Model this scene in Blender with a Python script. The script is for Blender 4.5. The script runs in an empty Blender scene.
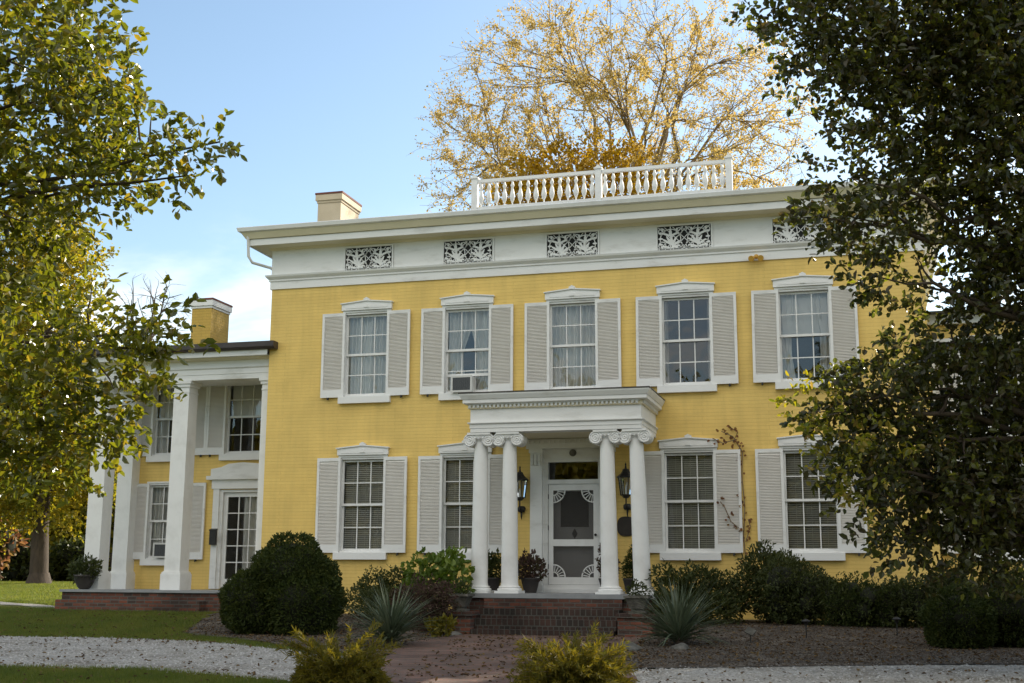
import bpy, bmesh, math, random
import numpy as np
from mathutils import Vector, Matrix

PI = math.pi
rad = math.radians
random.seed(7)
rng = np.random.default_rng(11)
scene = bpy.context.scene
COL = scene.collection

# ------------------------------------------------------------------ camera
cam_d = bpy.data.cameras.new('camera')
cam = bpy.data.objects.new('camera', cam_d)
COL.objects.link(cam)
YAW, PITCH, ROLL = -0.2738, 0.187, 0.0063
cyw, syw, cp, sp = math.cos(YAW), math.sin(YAW), math.cos(PITCH), math.sin(PITCH)
fw = Vector((syw * cp, cyw * cp, sp))
rt = Vector((cyw, -syw, 0))
up = rt.cross(fw)
rt, up = rt * math.cos(ROLL) + up * math.sin(ROLL), up * math.cos(ROLL) - rt * math.sin(ROLL)
M = Matrix((rt, up, -fw)).transposed().to_4x4()
M.translation = Vector((5.85, -25.72, 1.05))
cam.matrix_world = M
cam_d.sensor_width = 36
cam_d.lens = 1252.7 / 1024 * 36
cam_d.clip_end = 3000
scene.camera = cam

# ------------------------------------------------------------------ sky, sun, exposure
SUN_AZ, SUN_EL = rad(30), rad(32.5)      # azimuth from +Y towards +X: behind the house, to its right
world = bpy.data.worlds.new('World')
scene.world = world
world.use_nodes = True
wn, wl = world.node_tree.nodes, world.node_tree.links
wn.clear()
w_out = wn.new('ShaderNodeOutputWorld')
w_bg = wn.new('ShaderNodeBackground')
w_sky = wn.new('ShaderNodeTexSky')
w_sky.sky_type = 'NISHITA'
w_sky.sun_disc = False
w_sky.sun_elevation = SUN_EL
w_sky.sun_rotation = SUN_AZ
w_sky.altitude = 0
w_sky.air_density = 1.0
w_sky.dust_density = 0.6
w_sky.ozone_density = 1.5
w_bg.inputs['Strength'].default_value = 0.10
# thin clouds low in the sky
w_tc = wn.new('ShaderNodeTexCoord')
w_map = wn.new('ShaderNodeMapping')
w_map.inputs['Scale'].default_value = (2.2, 2.2, 7.0)
w_map.inputs['Location'].default_value = (0.35, 0.1, 0.0)
w_no = wn.new('ShaderNodeTexNoise')
w_no.inputs['Scale'].default_value = 1.6
w_no.inputs['Detail'].default_value = 7
w_no.inputs['Roughness'].default_value = 0.55
w_no.inputs['Distortion'].default_value = 0.4
w_rmp = wn.new('ShaderNodeMapRange')
w_rmp.interpolation_type = 'SMOOTHSTEP'
w_rmp.inputs['From Min'].default_value = 0.45
w_rmp.inputs['From Max'].default_value = 0.70
w_sep = wn.new('ShaderNodeSeparateXYZ')
w_alt = wn.new('ShaderNodeMapRange')
w_alt.interpolation_type = 'SMOOTHSTEP'
w_alt.inputs['From Min'].default_value = 0.31
w_alt.inputs['From Max'].default_value = 0.17
w_mul = wn.new('ShaderNodeMath')
w_mul.operation = 'MULTIPLY'
w_mix = wn.new('ShaderNodeMix')
w_mix.data_type = 'RGBA'
w_mix.inputs['B'].default_value = (7.1, 6.85, 6.35, 1)
wl.new(w_tc.outputs['Generated'], w_map.inputs['Vector'])
wl.new(w_map.outputs['Vector'], w_no.inputs['Vector'])
wl.new(w_no.outputs['Fac'], w_rmp.inputs['Value'])
wl.new(w_tc.outputs['Generated'], w_sep.inputs['Vector'])
wl.new(w_sep.outputs['Z'], w_alt.inputs['Value'])
wl.new(w_rmp.outputs['Result'], w_mul.inputs[0])
wl.new(w_alt.outputs['Result'], w_mul.inputs[1])
def w_range(a, b, src):
    n = wn.new('ShaderNodeMapRange')
    n.interpolation_type = 'SMOOTHSTEP'
    n.inputs['From Min'].default_value = a
    n.inputs['From Max'].default_value = b
    wl.new(src, n.inputs['Value'])
    return n.outputs['Result']
w_fill = wn.new('ShaderNodeMath')  # unseen high cloud bank behind the camera, added as fill light for the facade
w_fill.operation = 'MULTIPLY'
wl.new(w_range(-0.02, -0.35, w_sep.outputs['Y']), w_fill.inputs[0])
wl.new(w_range(0.26, 0.45, w_sep.outputs['Z']), w_fill.inputs[1])
w_fill_noise = wn.new('ShaderNodeMath')
w_fill_noise.operation = 'MULTIPLY'
wl.new(w_fill.outputs[0], w_fill_noise.inputs[0])
wl.new(w_range(0.22, 0.46, w_no.outputs['Fac']), w_fill_noise.inputs[1])
w_max = wn.new('ShaderNodeMath')
w_max.operation = 'MAXIMUM'
wl.new(w_mul.outputs[0], w_max.inputs[0])
wl.new(w_fill_noise.outputs[0], w_max.inputs[1])
wl.new(w_max.outputs[0], w_mix.inputs['Factor'])
w_tint = wn.new('ShaderNodeMix')
w_tint.data_type = 'RGBA'
w_tint.blend_type = 'MULTIPLY'
w_tint.inputs['Factor'].default_value = 1.0
w_tint.inputs['B'].default_value = (0.94, 0.94, 0.86, 1)
wl.new(w_sky.outputs['Color'], w_tint.inputs['A'])
wl.new(w_tint.outputs['Result'], w_mix.inputs['A'])
wl.new(w_mix.outputs['Result'], w_bg.inputs['Color'])
wl.new(w_bg.outputs['Background'], w_out.inputs['Surface'])

sun_d = bpy.data.lights.new('sun', 'SUN')
sun_d.energy = 4.2
sun_d.angle = rad(0.53)
sun_d.color = (1.0, 0.9, 0.74)
sun = bpy.data.objects.new('sun', sun_d)
COL.objects.link(sun)
sun_dir = Vector((math.sin(SUN_AZ) * math.cos(SUN_EL), math.cos(SUN_AZ) * math.cos(SUN_EL), math.sin(SUN_EL)))
sun.rotation_euler = (-sun_dir).to_track_quat('-Z', 'Y').to_euler()
sun.location = (30, 50, 60)

vs = scene.view_settings
vs.view_transform = 'Standard'
vs.look = 'None'
vs.exposure = 1.22
vs.gamma = 1.0
vs.use_curve_mapping = False


# ------------------------------------------------------------------ helpers: objects
def tag(o, label=None, cat=None, group=None, kind=None):
    if label: o['label'] = label
    if cat: o['category'] = cat
    if group: o['group'] = group
    if kind: o['kind'] = kind
    return o


def empty(name, loc=(0, 0, 0), parent=None, rz=0):
    o = bpy.data.objects.new(name, None)
    COL.objects.link(o)
    o.location = loc
    o.rotation_euler = (0, 0, rz)
    o.parent = parent
    o.empty_display_size = 0.2
    return o


def link(name, me, parent=None, loc=(0, 0, 0)):
    o = bpy.data.objects.new(name, me)
    COL.objects.link(o)
    o.parent = parent
    o.location = loc
    return o


def copy_tree(o, parent=None):
    c = o.copy()
    COL.objects.link(c)
    c.parent = parent
    for ch in list(o.children):
        copy_tree(ch, c)
    return c


class MB:
    def __init__(s):
        s.v, s.f, s.s, s.m = [], [], [], []
        s.mi = 0

    def add(s, vs_, fs, smooth=False):
        b = len(s.v)
        s.v.extend([tuple(p) for p in vs_])
        for f in fs:
            s.f.append([b + i for i in f])
            s.s.append(smooth)
            s.m.append(s.mi)

    def box(s, x0, x1, y0, y1, z0, z1, rot=None):
        vs_ = [(x, y, z) for z in (z0, z1) for y in (y0, y1) for x in (x0, x1)]
        if rot:
            vs_ = [rot @ Vector(p) for p in vs_]
        s.add(vs_, [(0, 2, 3, 1), (4, 5, 7, 6), (0, 1, 5, 4), (2, 6, 7, 3), (0, 4, 6, 2), (1, 3, 7, 5)])

    def quad(s, a, b, c, d):
        s.add([a, b, c, d], [(0, 1, 2, 3)])

    def prism(s, poly, d0, d1, axis='y'):
        n = len(poly)
        def P(p, d):
            if axis == 'y': return (p[0], d, p[1])
            if axis == 'x': return (d, p[0], p[1])
            return (p[0], p[1], d)
        vs_ = [P(p, d0) for p in poly] + [P(p, d1) for p in poly]
        fs = [list(range(n))[::-1], list(range(n, 2 * n))]
        fs += [(i, (i + 1) % n, n + (i + 1) % n, n + i) for i in range(n)]
        s.add(vs_, fs)

    def lathe(s, prof, c=(0, 0, 0), n=20, smooth=True, axis='z', a0=0.0):
        vs_, fs = [], []
        for r, z in prof:
            for k in range(n):
                a = a0 + 2 * PI * k / n
                if axis == 'z': vs_.append((c[0] + r * math.cos(a), c[1] + r * math.sin(a), c[2] + z))
                elif axis == 'y': vs_.append((c[0] + r * math.cos(a), c[1] + z, c[2] + r * math.sin(a)))
                else: vs_.append((c[0] + z, c[1] + r * math.cos(a), c[2] + r * math.sin(a)))
        for i in range(len(prof) - 1):
            for k in range(n):
                k2 = (k + 1) % n
                fs.append((i * n + k, i * n + k2, (i + 1) * n + k2, (i + 1) * n + k))
        s.add(vs_, fs, smooth)
        s.add([vs_[k] for k in range(n)], [list(range(n))[::-1]])
        e = (len(prof) - 1) * n
        s.add([vs_[e + k] for k in range(n)], [list(range(n))])

    def tube(s, pts, radii, n=6, smooth=True):
        pts = [Vector(p) for p in pts]
        if not hasattr(radii, '__len__'): radii = [radii] * len(pts)
        vs_, fs = [], []
        for i, p in enumerate(pts):
            d = (pts[min(i + 1, len(pts) - 1)] - pts[max(i - 1, 0)])
            d = d.normalized() if d.length > 1e-9 else Vector((0, 0, 1))
            a = d.cross(Vector((0, 0, 1)) if abs(d.z) < 0.9 else Vector((1, 0, 0))).normalized()
            b = d.cross(a)
            for k in range(n):
                t = 2 * PI * k / n
                vs_.append(p + (a * math.cos(t) + b * math.sin(t)) * radii[i])
        for i in range(len(pts) - 1):
            for k in range(n):
                k2 = (k + 1) % n
                fs.append((i * n + k, i * n + k2, (i + 1) * n + k2, (i + 1) * n + k))
        s.add(vs_, fs, smooth)
        s.add(vs_[:n], [list(range(n))[::-1]])
        s.add(vs_[-n:], [list(range(n))])

    def rect_sweep(s, prof, x0, x1, y0, y1, close=True):
        # profile of (outward offset, z) carried round a rectangle with mitred corners
        vs_, fs = [], []
        for o, z in prof:
            vs_ += [(x0 - o, y0 - o, z), (x1 + o, y0 - o, z), (x1 + o, y1 + o, z), (x0 - o, y1 + o, z)]
        n = len(prof)
        for i in range(n if close else n - 1):
            j = (i + 1) % n
            for k in range(4):
                k2 = (k + 1) % 4
                fs.append((i * 4 + k, i * 4 + k2, j * 4 + k2, j * 4 + k))
        s.add(vs_, fs)

    def mesh(s, name, mats, recalc=True):
        me = bpy.data.meshes.new(name)
        me.from_pydata(s.v, [], s.f)
        me.polygons.foreach_set('use_smooth', s.s)
        me.polygons.foreach_set('material_index', s.m)
        if not isinstance(mats, (list, tuple)): mats = [mats]
        for m in mats: me.materials.append(m)
        if recalc:
            bm = bmesh.new()
            bm.from_mesh(me)
            bmesh.ops.recalc_face_normals(bm, faces=bm.faces)
            bm.to_mesh(me)
            bm.free()
        me.update()
        return me

    def build(s, name, mats, parent=None, loc=(0, 0, 0), recalc=True):
        return link(name, s.mesh(name, mats, recalc), parent, loc)


def fast_mesh(name, V, F, mat, smooth=False):
    """V (n,3), F (m,k) all faces with k corners"""
    me = bpy.data.meshes.new(name)
    V = np.asarray(V, np.float32)
    F = np.asarray(F, np.int32)
    m, k = F.shape
    me.vertices.add(len(V))
    me.vertices.foreach_set('co', V.ravel())
    me.loops.add(m * k)
    me.loops.foreach_set('vertex_index', F.ravel())
    me.polygons.add(m)
    me.polygons.foreach_set('loop_start', np.arange(0, m * k, k, dtype=np.int32))
    me.polygons.foreach_set('use_smooth', np.full(m, smooth, bool))
    me.materials.append(mat)
    me.update(calc_edges=True)
    return me


# ------------------------------------------------------------------ helpers: materials
def new_mat(name):
    m = bpy.data.materials.new(name)
    m.use_nodes = True
    nt = m.node_tree
    nt.nodes.clear()
    out = nt.nodes.new('ShaderNodeOutputMaterial')
    return m, nt, out


def N(nt, typ, **kw):
    n = nt.nodes.new(typ)
    for k, v in kw.items():
        if k in n.inputs: n.inputs[k].default_value = v
        else: setattr(n, k, v)
    return n


def ramp(nt, stops):
    r = nt.nodes.new('ShaderNodeValToRGB')
    el = r.color_ramp.elements
    el[0].position, el[0].color = stops[0][0], tuple(stops[0][1]) + (1,)
    el[1].position, el[1].color = stops[-1][0], tuple(stops[-1][1]) + (1,)
    for p, c in stops[1:-1]:
        e = el.new(p)
        e.color = tuple(c) + (1,)
    return r


def surf(name, stops, scale=3.0, rough=0.6, bump=0.0, bscale=40.0, detail=5, spec=0.4, metal=0.0, stretch=(1, 1, 1)):
    m, nt, out = new_mat(name)
    tc = N(nt, 'ShaderNodeTexCoord')
    mp = N(nt, 'ShaderNodeMapping')
    mp.inputs['Scale'].default_value = stretch
    nt.links.new(tc.outputs['Object'], mp.inputs['Vector'])
    no = N(nt, 'ShaderNodeTexNoise', Scale=scale, Detail=detail, Roughness=0.6)
    nt.links.new(mp.outputs['Vector'], no.inputs['Vector'])
    r = ramp(nt, stops)
    nt.links.new(no.outputs['Fac'], r.inputs['Fac'])
    p = N(nt, 'ShaderNodeBsdfPrincipled', Roughness=rough, Metallic=metal)
    p.inputs['Specular IOR Level'].default_value = spec
    nt.links.new(r.outputs['Color'], p.inputs['Base Color'])
    if bump:
        n2 = N(nt, 'ShaderNodeTexNoise', Scale=bscale, Detail=4)
        nt.links.new(mp.outputs['Vector'], n2.inputs['Vector'])
        b = N(nt, 'ShaderNodeBump', Strength=bump, Distance=0.02)
        nt.links.new(n2.outputs['Fac'], b.inputs['Height'])
        nt.links.new(b.outputs['Normal'], p.inputs['Normal'])
    nt.links.new(p.outputs['BSDF'], out.inputs['Surface'])
    return m


def brick_mat(name, c1, c2, mortar, painted=True, flat=False, w=0.215, h=0.075, bump=0.5):
    m, nt, out = new_mat(name)
    tc = N(nt, 'ShaderNodeTexCoord')
    sp_ = N(nt, 'ShaderNodeSeparateXYZ')
    nt.links.new(tc.outputs['Object'], sp_.inputs['Vector'])
    co = N(nt, 'ShaderNodeCombineXYZ')
    if flat:
        nt.links.new(sp_.outputs['X'], co.inputs['X'])
        nt.links.new(sp_.outputs['Y'], co.inputs['Y'])
    else:
        ad = N(nt, 'ShaderNodeMath', operation='ADD')
        nt.links.new(sp_.outputs['X'], ad.inputs[0])
        nt.links.new(sp_.outputs['Y'], ad.inputs[1])
        nt.links.new(ad.outputs[0], co.inputs['X'])
        nt.links.new(sp_.outputs['Z'], co.inputs['Y'])
    bt = N(nt, 'ShaderNodeTexBrick')
    bt.inputs['Scale'].default_value = 1.0
    bt.inputs['Mortar Size'].default_value = 0.007 if painted else 0.011
    bt.inputs['Mortar Smooth'].default_value = 0.25
    bt.inputs['Brick Width'].default_value = w
    bt.inputs['Row Height'].default_value = h
    bt.inputs['Color1'].default_value = tuple(c1) + (1,)
    bt.inputs['Color2'].default_value = tuple(c2) + (1,)
    bt.inputs['Mortar'].default_value = tuple(mortar) + (1,)
    nt.links.new(co.outputs['Vector'], bt.inputs['Vector'])
    no = N(nt, 'ShaderNodeTexNoise', Scale=0.9, Detail=8, Roughness=0.65)
    nt.links.new(tc.outputs['Object'], no.inputs['Vector'])
    mr = N(nt, 'ShaderNodeMapRange')
    mr.inputs['From Min'].default_value = 0.25
    mr.inputs['From Max'].default_value = 0.75
    mr.inputs['To Min'].default_value = 0.82 if painted else 0.3
    mr.inputs['To Max'].default_value = 1.10 if painted else 1.6
    nt.links.new(no.outputs['Fac'], mr.inputs['Value'])
    vm = N(nt, 'ShaderNodeVectorMath', operation='SCALE')
    nt.links.new(bt.outputs['Color'], vm.inputs[0])
    nt.links.new(mr.outputs['Result'], vm.inputs['Scale'])
    if painted:
        mp = N(nt, 'ShaderNodeMapping')
        mp.inputs['Scale'].default_value = (5.0, 5.0, 0.35)
        nt.links.new(tc.outputs['Object'], mp.inputs['Vector'])
        ns = N(nt, 'ShaderNodeTexNoise', Scale=1.0, Detail=6, Roughness=0.6)
        nt.links.new(mp.outputs['Vector'], ns.inputs['Vector'])
        rs_ = N(nt, 'ShaderNodeMapRange')
        rs_.inputs['From Min'].default_value = 0.3
        rs_.inputs['From Max'].default_value = 0.55
        rs_.inputs['To Min'].default_value = 0.94
        rs_.inputs['To Max'].default_value = 1.03
        nt.links.new(ns.outputs['Fac'], rs_.inputs['Value'])
        v2 = N(nt, 'ShaderNodeVectorMath', operation='SCALE')
        nt.links.new(vm.outputs['Vector'], v2.inputs[0])
        nt.links.new(rs_.outputs['Result'], v2.inputs['Scale'])
        vm = v2
    p = N(nt, 'ShaderNodeBsdfPrincipled', Roughness=0.6 if painted else 0.85)
    p.inputs['Specular IOR Level'].default_value = 0.3
    nt.links.new(vm.outputs['Vector'], p.inputs['Base Color'])
    n2 = N(nt, 'ShaderNodeTexNoise', Scale=28.0, Detail=5)
    nt.links.new(tc.outputs['Object'], n2.inputs['Vector'])
    su = N(nt, 'ShaderNodeMath', operation='MULTIPLY_ADD')
    su.inputs[1].default_value = -1.0
    nt.links.new(bt.outputs['Fac'], su.inputs[0])
    nt.links.new(n2.outputs['Fac'], su.inputs[2])
    b = N(nt, 'ShaderNodeBump', Strength=bump, Distance=0.012)
    nt.links.new(su.outputs[0], b.inputs['Height'])
    nt.links.new(b.outputs['Normal'], p.inputs['Normal'])
    nt.links.new(p.outputs['BSDF'], out.inputs['Surface'])
    return m


def leaf_mat(name, cols, trans=0.4, rough=0.45, spec=0.35, tval=1.5, patch=0.0):
    m, nt, out = new_mat(name)
    g = N(nt, 'ShaderNodeNewGeometry')
    n = len(cols)
    r = ramp(nt, [(i / (n - 1), c) for i, c in enumerate(cols)])
    if patch:
        tc = N(nt, 'ShaderNodeTexCoord')
        no = N(nt, 'ShaderNodeTexNoise', Scale=patch, Detail=2)
        nt.links.new(tc.outputs['Object'], no.inputs['Vector'])
        mx = N(nt, 'ShaderNodeMath', operation='MULTIPLY_ADD')
        mx.inputs[1].default_value = 0.5
        ms = N(nt, 'ShaderNodeMapRange')
        ms.inputs['From Min'].default_value = 0.3
        ms.inputs['From Max'].default_value = 0.7
        ms.inputs['To Max'].default_value = 0.5
        nt.links.new(no.outputs['Fac'], ms.inputs['Value'])
        nt.links.new(g.outputs['Random Per Island'], mx.inputs[0])
        nt.links.new(ms.outputs['Result'], mx.inputs[2])
        nt.links.new(mx.outputs[0], r.inputs['Fac'])
    else:
        nt.links.new(g.outputs['Random Per Island'], r.inputs['Fac'])
    p = N(nt, 'ShaderNodeBsdfPrincipled', Roughness=rough)
    p.inputs['Specular IOR Level'].default_value = spec
    nt.links.new(r.outputs['Color'], p.inputs['Base Color'])
    t = N(nt, 'ShaderNodeBsdfTranslucent')
    hs = N(nt, 'ShaderNodeHueSaturation', Saturation=1.1, Value=tval)
    hs.inputs['Hue'].default_value = 0.485
    nt.links.new(r.outputs['Color'], hs.inputs['Color'])
    nt.links.new(hs.outputs['Color'], t.inputs['Color'])
    mx2 = N(nt, 'ShaderNodeMixShader', Fac=trans)
    nt.links.new(p.outputs['BSDF'], mx2.inputs[1])
    nt.links.new(t.outputs['BSDF'], mx2.inputs[2])
    nt.links.new(mx2.outputs['Shader'], out.inputs['Surface'])
    return m


def glass_mat(name):
    m, nt, out = new_mat(name)
    tc = N(nt, 'ShaderNodeTexCoord')
    no = N(nt, 'ShaderNodeTexNoise', Scale=2.3, Detail=1)
    nt.links.new(tc.outputs['Object'], no.inputs['Vector'])
    b = N(nt, 'ShaderNodeBump', Strength=0.35, Distance=0.012)
    nt.links.new(no.outputs['Fac'], b.inputs['Height'])
    gl = N(nt, 'ShaderNodeBsdfGlossy', Roughness=0.015)
    gl.inputs['Color'].default_value = (0.95, 0.97, 1.0, 1)
    nt.links.new(b.outputs['Normal'], gl.inputs['Normal'])
    tr = N(nt, 'ShaderNodeBsdfTransparent')
    tr.inputs['Color'].default_value = (0.96, 0.975, 0.97, 1)
    fr = N(nt, 'ShaderNodeFresnel', IOR=1.5)
    mu = N(nt, 'ShaderNodeMath', operation='MULTIPLY_ADD')
    mu.inputs[1].default_value = 1.25
    mu.inputs[2].default_value = 0.022
    mu.use_clamp = True
    nt.links.new(fr.outputs['Fac'], mu.inputs[0])
    mx = N(nt, 'ShaderNodeMixShader')
    nt.links.new(mu.outputs[0], mx.inputs['Fac'])
    nt.links.new(tr.outputs['BSDF'], mx.inputs[1])
    nt.links.new(gl.outputs['BSDF'], mx.inputs[2])
    nt.links.new(mx.outputs['Shader'], out.inputs['Surface'])
    return m


def screen_mat(name):
    m, nt, out = new_mat(name)
    d = N(nt, 'ShaderNodeBsdfDiffuse')
    d.inputs['Color'].default_value = (0.085, 0.08, 0.075, 1)
    t = N(nt, 'ShaderNodeBsdfTransparent')
    mx = N(nt, 'ShaderNodeMixShader', Fac=0.55)
    nt.links.new(t.outputs['BSDF'], mx.inputs[1])
    nt.links.new(d.outputs['BSDF'], mx.inputs[2])
    nt.links.new(mx.outputs['Shader'], out.inputs['Surface'])
    return m


W_ = (0.80, 0.80, 0.79)
M_WHITE = surf('white_paint', [(0.25, (0.66, 0.655, 0.64)), (0.5, (0.78, 0.78, 0.77)), (0.8, (0.82, 0.82, 0.81))], 2.2, 0.5, 0.05, 60, spec=0.35)
M_TRIM = surf('white_trim_paint', [(0.2, (0.55, 0.54, 0.51)), (0.45, (0.77, 0.77, 0.76)), (0.8, (0.82, 0.82, 0.81))], 1.3, 0.55, 0.12, 30, stretch=(1, 1, 3))
M_CREAM = surf('soffit_cream', [(0.3, (0.73, 0.66, 0.47)), (0.7, (0.80, 0.73, 0.54))], 1.5, 0.6, 0.05, 40)  # cream tone shared by soffits, cove, dentil band and porch ceiling
M_LOUVER = surf('louver_paint', [(0.3, (0.75, 0.72, 0.68)), (0.7, (0.82, 0.795, 0.755))], 2.0, 0.6)
M_IRON = surf('black_iron', [(0.3, (0.012, 0.012, 0.013)), (0.7, (0.03, 0.028, 0.026))], 8, 0.45, 0.1, 60)
M_YELLOW = brick_mat('yellow_painted_brick', (0.81, 0.572, 0.175), (0.785, 0.547, 0.165), (0.715, 0.495, 0.145), w=2.7, bump=0.4)
M_REDBRICK = brick_mat('weathered_red_brick', (0.18, 0.062, 0.038), (0.055, 0.038, 0.032), (0.095, 0.09, 0.08), painted=False, bump=0.8)
M_STEP = brick_mat('mossy_step_brick', (0.065, 0.036, 0.028), (0.03, 0.026, 0.022), (0.085, 0.082, 0.072), painted=False, w=0.105, h=0.182, bump=0.8)
M_PAVER = brick_mat('old_brick_paving', (0.185, 0.095, 0.07), (0.10, 0.066, 0.054), (0.12, 0.10, 0.08), painted=False, flat=True, w=0.21, h=0.1, bump=0.7)
M_ROOFMETAL = surf('dark_bronze_gutter', [(0.3, (0.035, 0.027, 0.025)), (0.7, (0.06, 0.045, 0.04))], 3, 0.4)
M_ROOF = surf('roof_tin', [(0.3, (0.10, 0.10, 0.105)), (0.7, (0.16, 0.155, 0.15))], 1.2, 0.5, stretch=(1, 4, 1))
M_FLOOR = surf('grey_porch_paint', [(0.3, (0.22, 0.23, 0.24)), (0.7, (0.30, 0.31, 0.32))], 3, 0.5, stretch=(1, 6, 1))
M_GLASS = glass_mat('old_window_glass')
M_SCREEN = screen_mat('door_screen_mesh')
M_CURTAIN = leaf_mat('lace_curtain', [(0.82, 0.79, 0.73), (0.88, 0.85, 0.80)], 0.1, 0.9, 0.05)
M_BLIND = surf('blind_slats', [(0.3, (0.50, 0.48, 0.43)), (0.7, (0.58, 0.56, 0.50))], 2, 0.5)
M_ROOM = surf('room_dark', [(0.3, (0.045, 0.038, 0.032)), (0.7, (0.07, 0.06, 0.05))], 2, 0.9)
M_DOORGREY = surf('inner_door_paint', [(0.3, (0.42, 0.41, 0.40)), (0.7, (0.5, 0.49, 0.48))], 2, 0.5)
M_TAN = surf('tan_stucco', [(0.25, (0.52, 0.43, 0.30)), (0.7, (0.64, 0.54, 0.40))], 2.5, 0.8, 0.3, 30)
M_REDCAP = surf('red_clay_cap', [(0.3, (0.12, 0.04, 0.035)), (0.7, (0.2, 0.07, 0.05))], 6, 0.8)
M_CLAY = surf('dark_glazed_pot', [(0.3, (0.035, 0.03, 0.03)), (0.7, (0.07, 0.06, 0.055))], 5, 0.5)
M_STONE = surf('weathered_stone', [(0.25, (0.05, 0.05, 0.04)), (0.5, (0.11, 0.105, 0.09)), (0.75, (0.2, 0.19, 0.17))], 6, 0.9, 0.5, 25)
M_BARK = surf('bark', [(0.25, (0.032, 0.024, 0.018)), (0.75, (0.085, 0.062, 0.044))], 9, 0.9, 0.8, 30, stretch=(1, 1, 0.25))
M_TWIG = surf('warm_twig_bark', [(0.25, (0.14, 0.10, 0.065)), (0.75, (0.28, 0.21, 0.13))], 9, 0.85)
M_WOODFENCE = surf('dark_fence_wood', [(0.3, (0.03, 0.024, 0.02)), (0.7, (0.06, 0.048, 0.04))], 5, 0.8)
M_AC = surf('ac_plastic', [(0.3, (0.56, 0.56, 0.54)), (0.7, (0.64, 0.64, 0.62))], 3, 0.45)
M_ACDARK = surf('ac_grille', [(0.3, (0.05, 0.055, 0.06)), (0.7, (0.09, 0.095, 0.10))], 30, 0.5)
M_FLOOD = surf('yellow_floodlight_paint', [(0.3, (0.55, 0.30, 0.05)), (0.7, (0.62, 0.36, 0.06))], 4, 0.5)
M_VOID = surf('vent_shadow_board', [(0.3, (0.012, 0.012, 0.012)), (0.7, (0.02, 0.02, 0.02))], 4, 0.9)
M_DIRT = surf('planting_soil', [(0.28, (0.035, 0.028, 0.022)), (0.5, (0.075, 0.06, 0.046)), (0.66, (0.14, 0.118, 0.092))], 2.2, 0.95, 0.9, 22, detail=11)

L_HOLLY = leaf_mat('bright_holly_leaves', [(0.08, 0.095, 0.012), (0.11, 0.13, 0.016), (0.155, 0.155, 0.02), (0.085, 0.10, 0.015), (0.055, 0.07, 0.012), (0.22, 0.18, 0.03)], 0.5, 0.28, 1.0, tval=1.9)
L_DARK = leaf_mat('dark_holly_leaves', [(0.024, 0.030, 0.009), (0.032, 0.038, 0.010), (0.046, 0.036, 0.012), (0.04, 0.05, 0.010), (0.10, 0.11, 0.014)], 0.4, 0.34, 0.55, tval=3.0)
L_GOLD = leaf_mat('golden_autumn_leaves', [(0.38, 0.28, 0.08), (0.44, 0.35, 0.11), (0.48, 0.40, 0.15), (0.35, 0.27, 0.09)], 0.5, 0.6, 0.2)
L_GOLD2 = leaf_mat('deep_gold_leaves', [(0.26, 0.17, 0.02), (0.36, 0.24, 0.028), (0.42, 0.31, 0.035)], 0.45, 0.6, 0.2)
L_SHADE = leaf_mat('shade_tree_leaves', [(0.07, 0.085, 0.014), (0.12, 0.125, 0.018), (0.22, 0.18, 0.025), (0.09, 0.085, 0.014)], 0.55, 0.5, 0.3, tval=2.6, patch=0.35)
L_YEWGREEN = leaf_mat('clipped_yew_leaves', [(0.024, 0.036, 0.009), (0.038, 0.054, 0.011), (0.07, 0.08, 0.014)], 0.2, 0.6, 0.2, patch=5.0)
L_HYD = leaf_mat('hydrangea_leaves', [(0.07, 0.115, 0.018), (0.10, 0.16, 0.022), (0.14, 0.19, 0.03)], 0.3, 0.5, 0.35)
L_AZ = leaf_mat('azalea_leaves', [(0.034, 0.045, 0.013), (0.05, 0.064, 0.017), (0.085, 0.09, 0.022)], 0.25, 0.5, 0.3, patch=2.0)
L_PURPLE = leaf_mat('faded_purple_leaves', [(0.07, 0.042, 0.034), (0.10, 0.062, 0.05), (0.075, 0.07, 0.03)], 0.2, 0.7, 0.2)
L_YUCCA = leaf_mat('yucca_blades', [(0.075, 0.10, 0.058), (0.11, 0.14, 0.085), (0.16, 0.18, 0.11)], 0.12, 0.4, 0.45)
L_CYPRESS = leaf_mat('golden_threadleaf', [(0.12, 0.11, 0.018), (0.18, 0.15, 0.02), (0.08, 0.09, 0.018), (0.24, 0.19, 0.026)], 0.4, 0.6, 0.2)
L_RED = leaf_mat('red_autumn_leaves', [(0.14, 0.07, 0.04), (0.24, 0.13, 0.06), (0.20, 0.14, 0.05)], 0.4, 0.6, 0.2)
L_LITTER = leaf_mat('fallen_leaf', [(0.06, 0.035, 0.02), (0.12, 0.075, 0.035), (0.18, 0.12, 0.05), (0.08, 0.05, 0.03)], 0.1, 0.8, 0.2)
L_GRASS = leaf_mat('grass_blades', [(0.06, 0.085, 0.018), (0.09, 0.115, 0.022), (0.15, 0.145, 0.035)], 0.42, 0.55, 0.25, tval=2.4, patch=1.3)


# ------------------------------------------------------------------ terrain
def sm(t):
    t = np.clip(t, 0, 1)
    return t * t * (3 - 2 * t)


def T(x, y):
    x = np.asarray(x, float)
    y = np.asarray(y, float)
    z = .27 * sm((y + 6) / 5.4) * sm((np.abs(x - .05) - 1.75) / .9)
    z = z + .03 * np.clip(y + 6, -20, 0)
    return z + .45 * sm((y - 3) / 25.)


def Tz(x, y):
    return float(T(x, y))


def axis(lo, hi, f0, f1, fine, mid, m0, m1):
    a = list(np.arange(f0, f1, fine))
    b = list(np.arange(m0, f0, mid)) + list(np.arange(f1, m1 + .01, mid))
    c = list(np.linspace(lo, m0, 14)[:-1]) + list(np.linspace(m1, hi, 14)[1:])
    return np.array(sorted(set(np.round(a + b + c, 4))))


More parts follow.
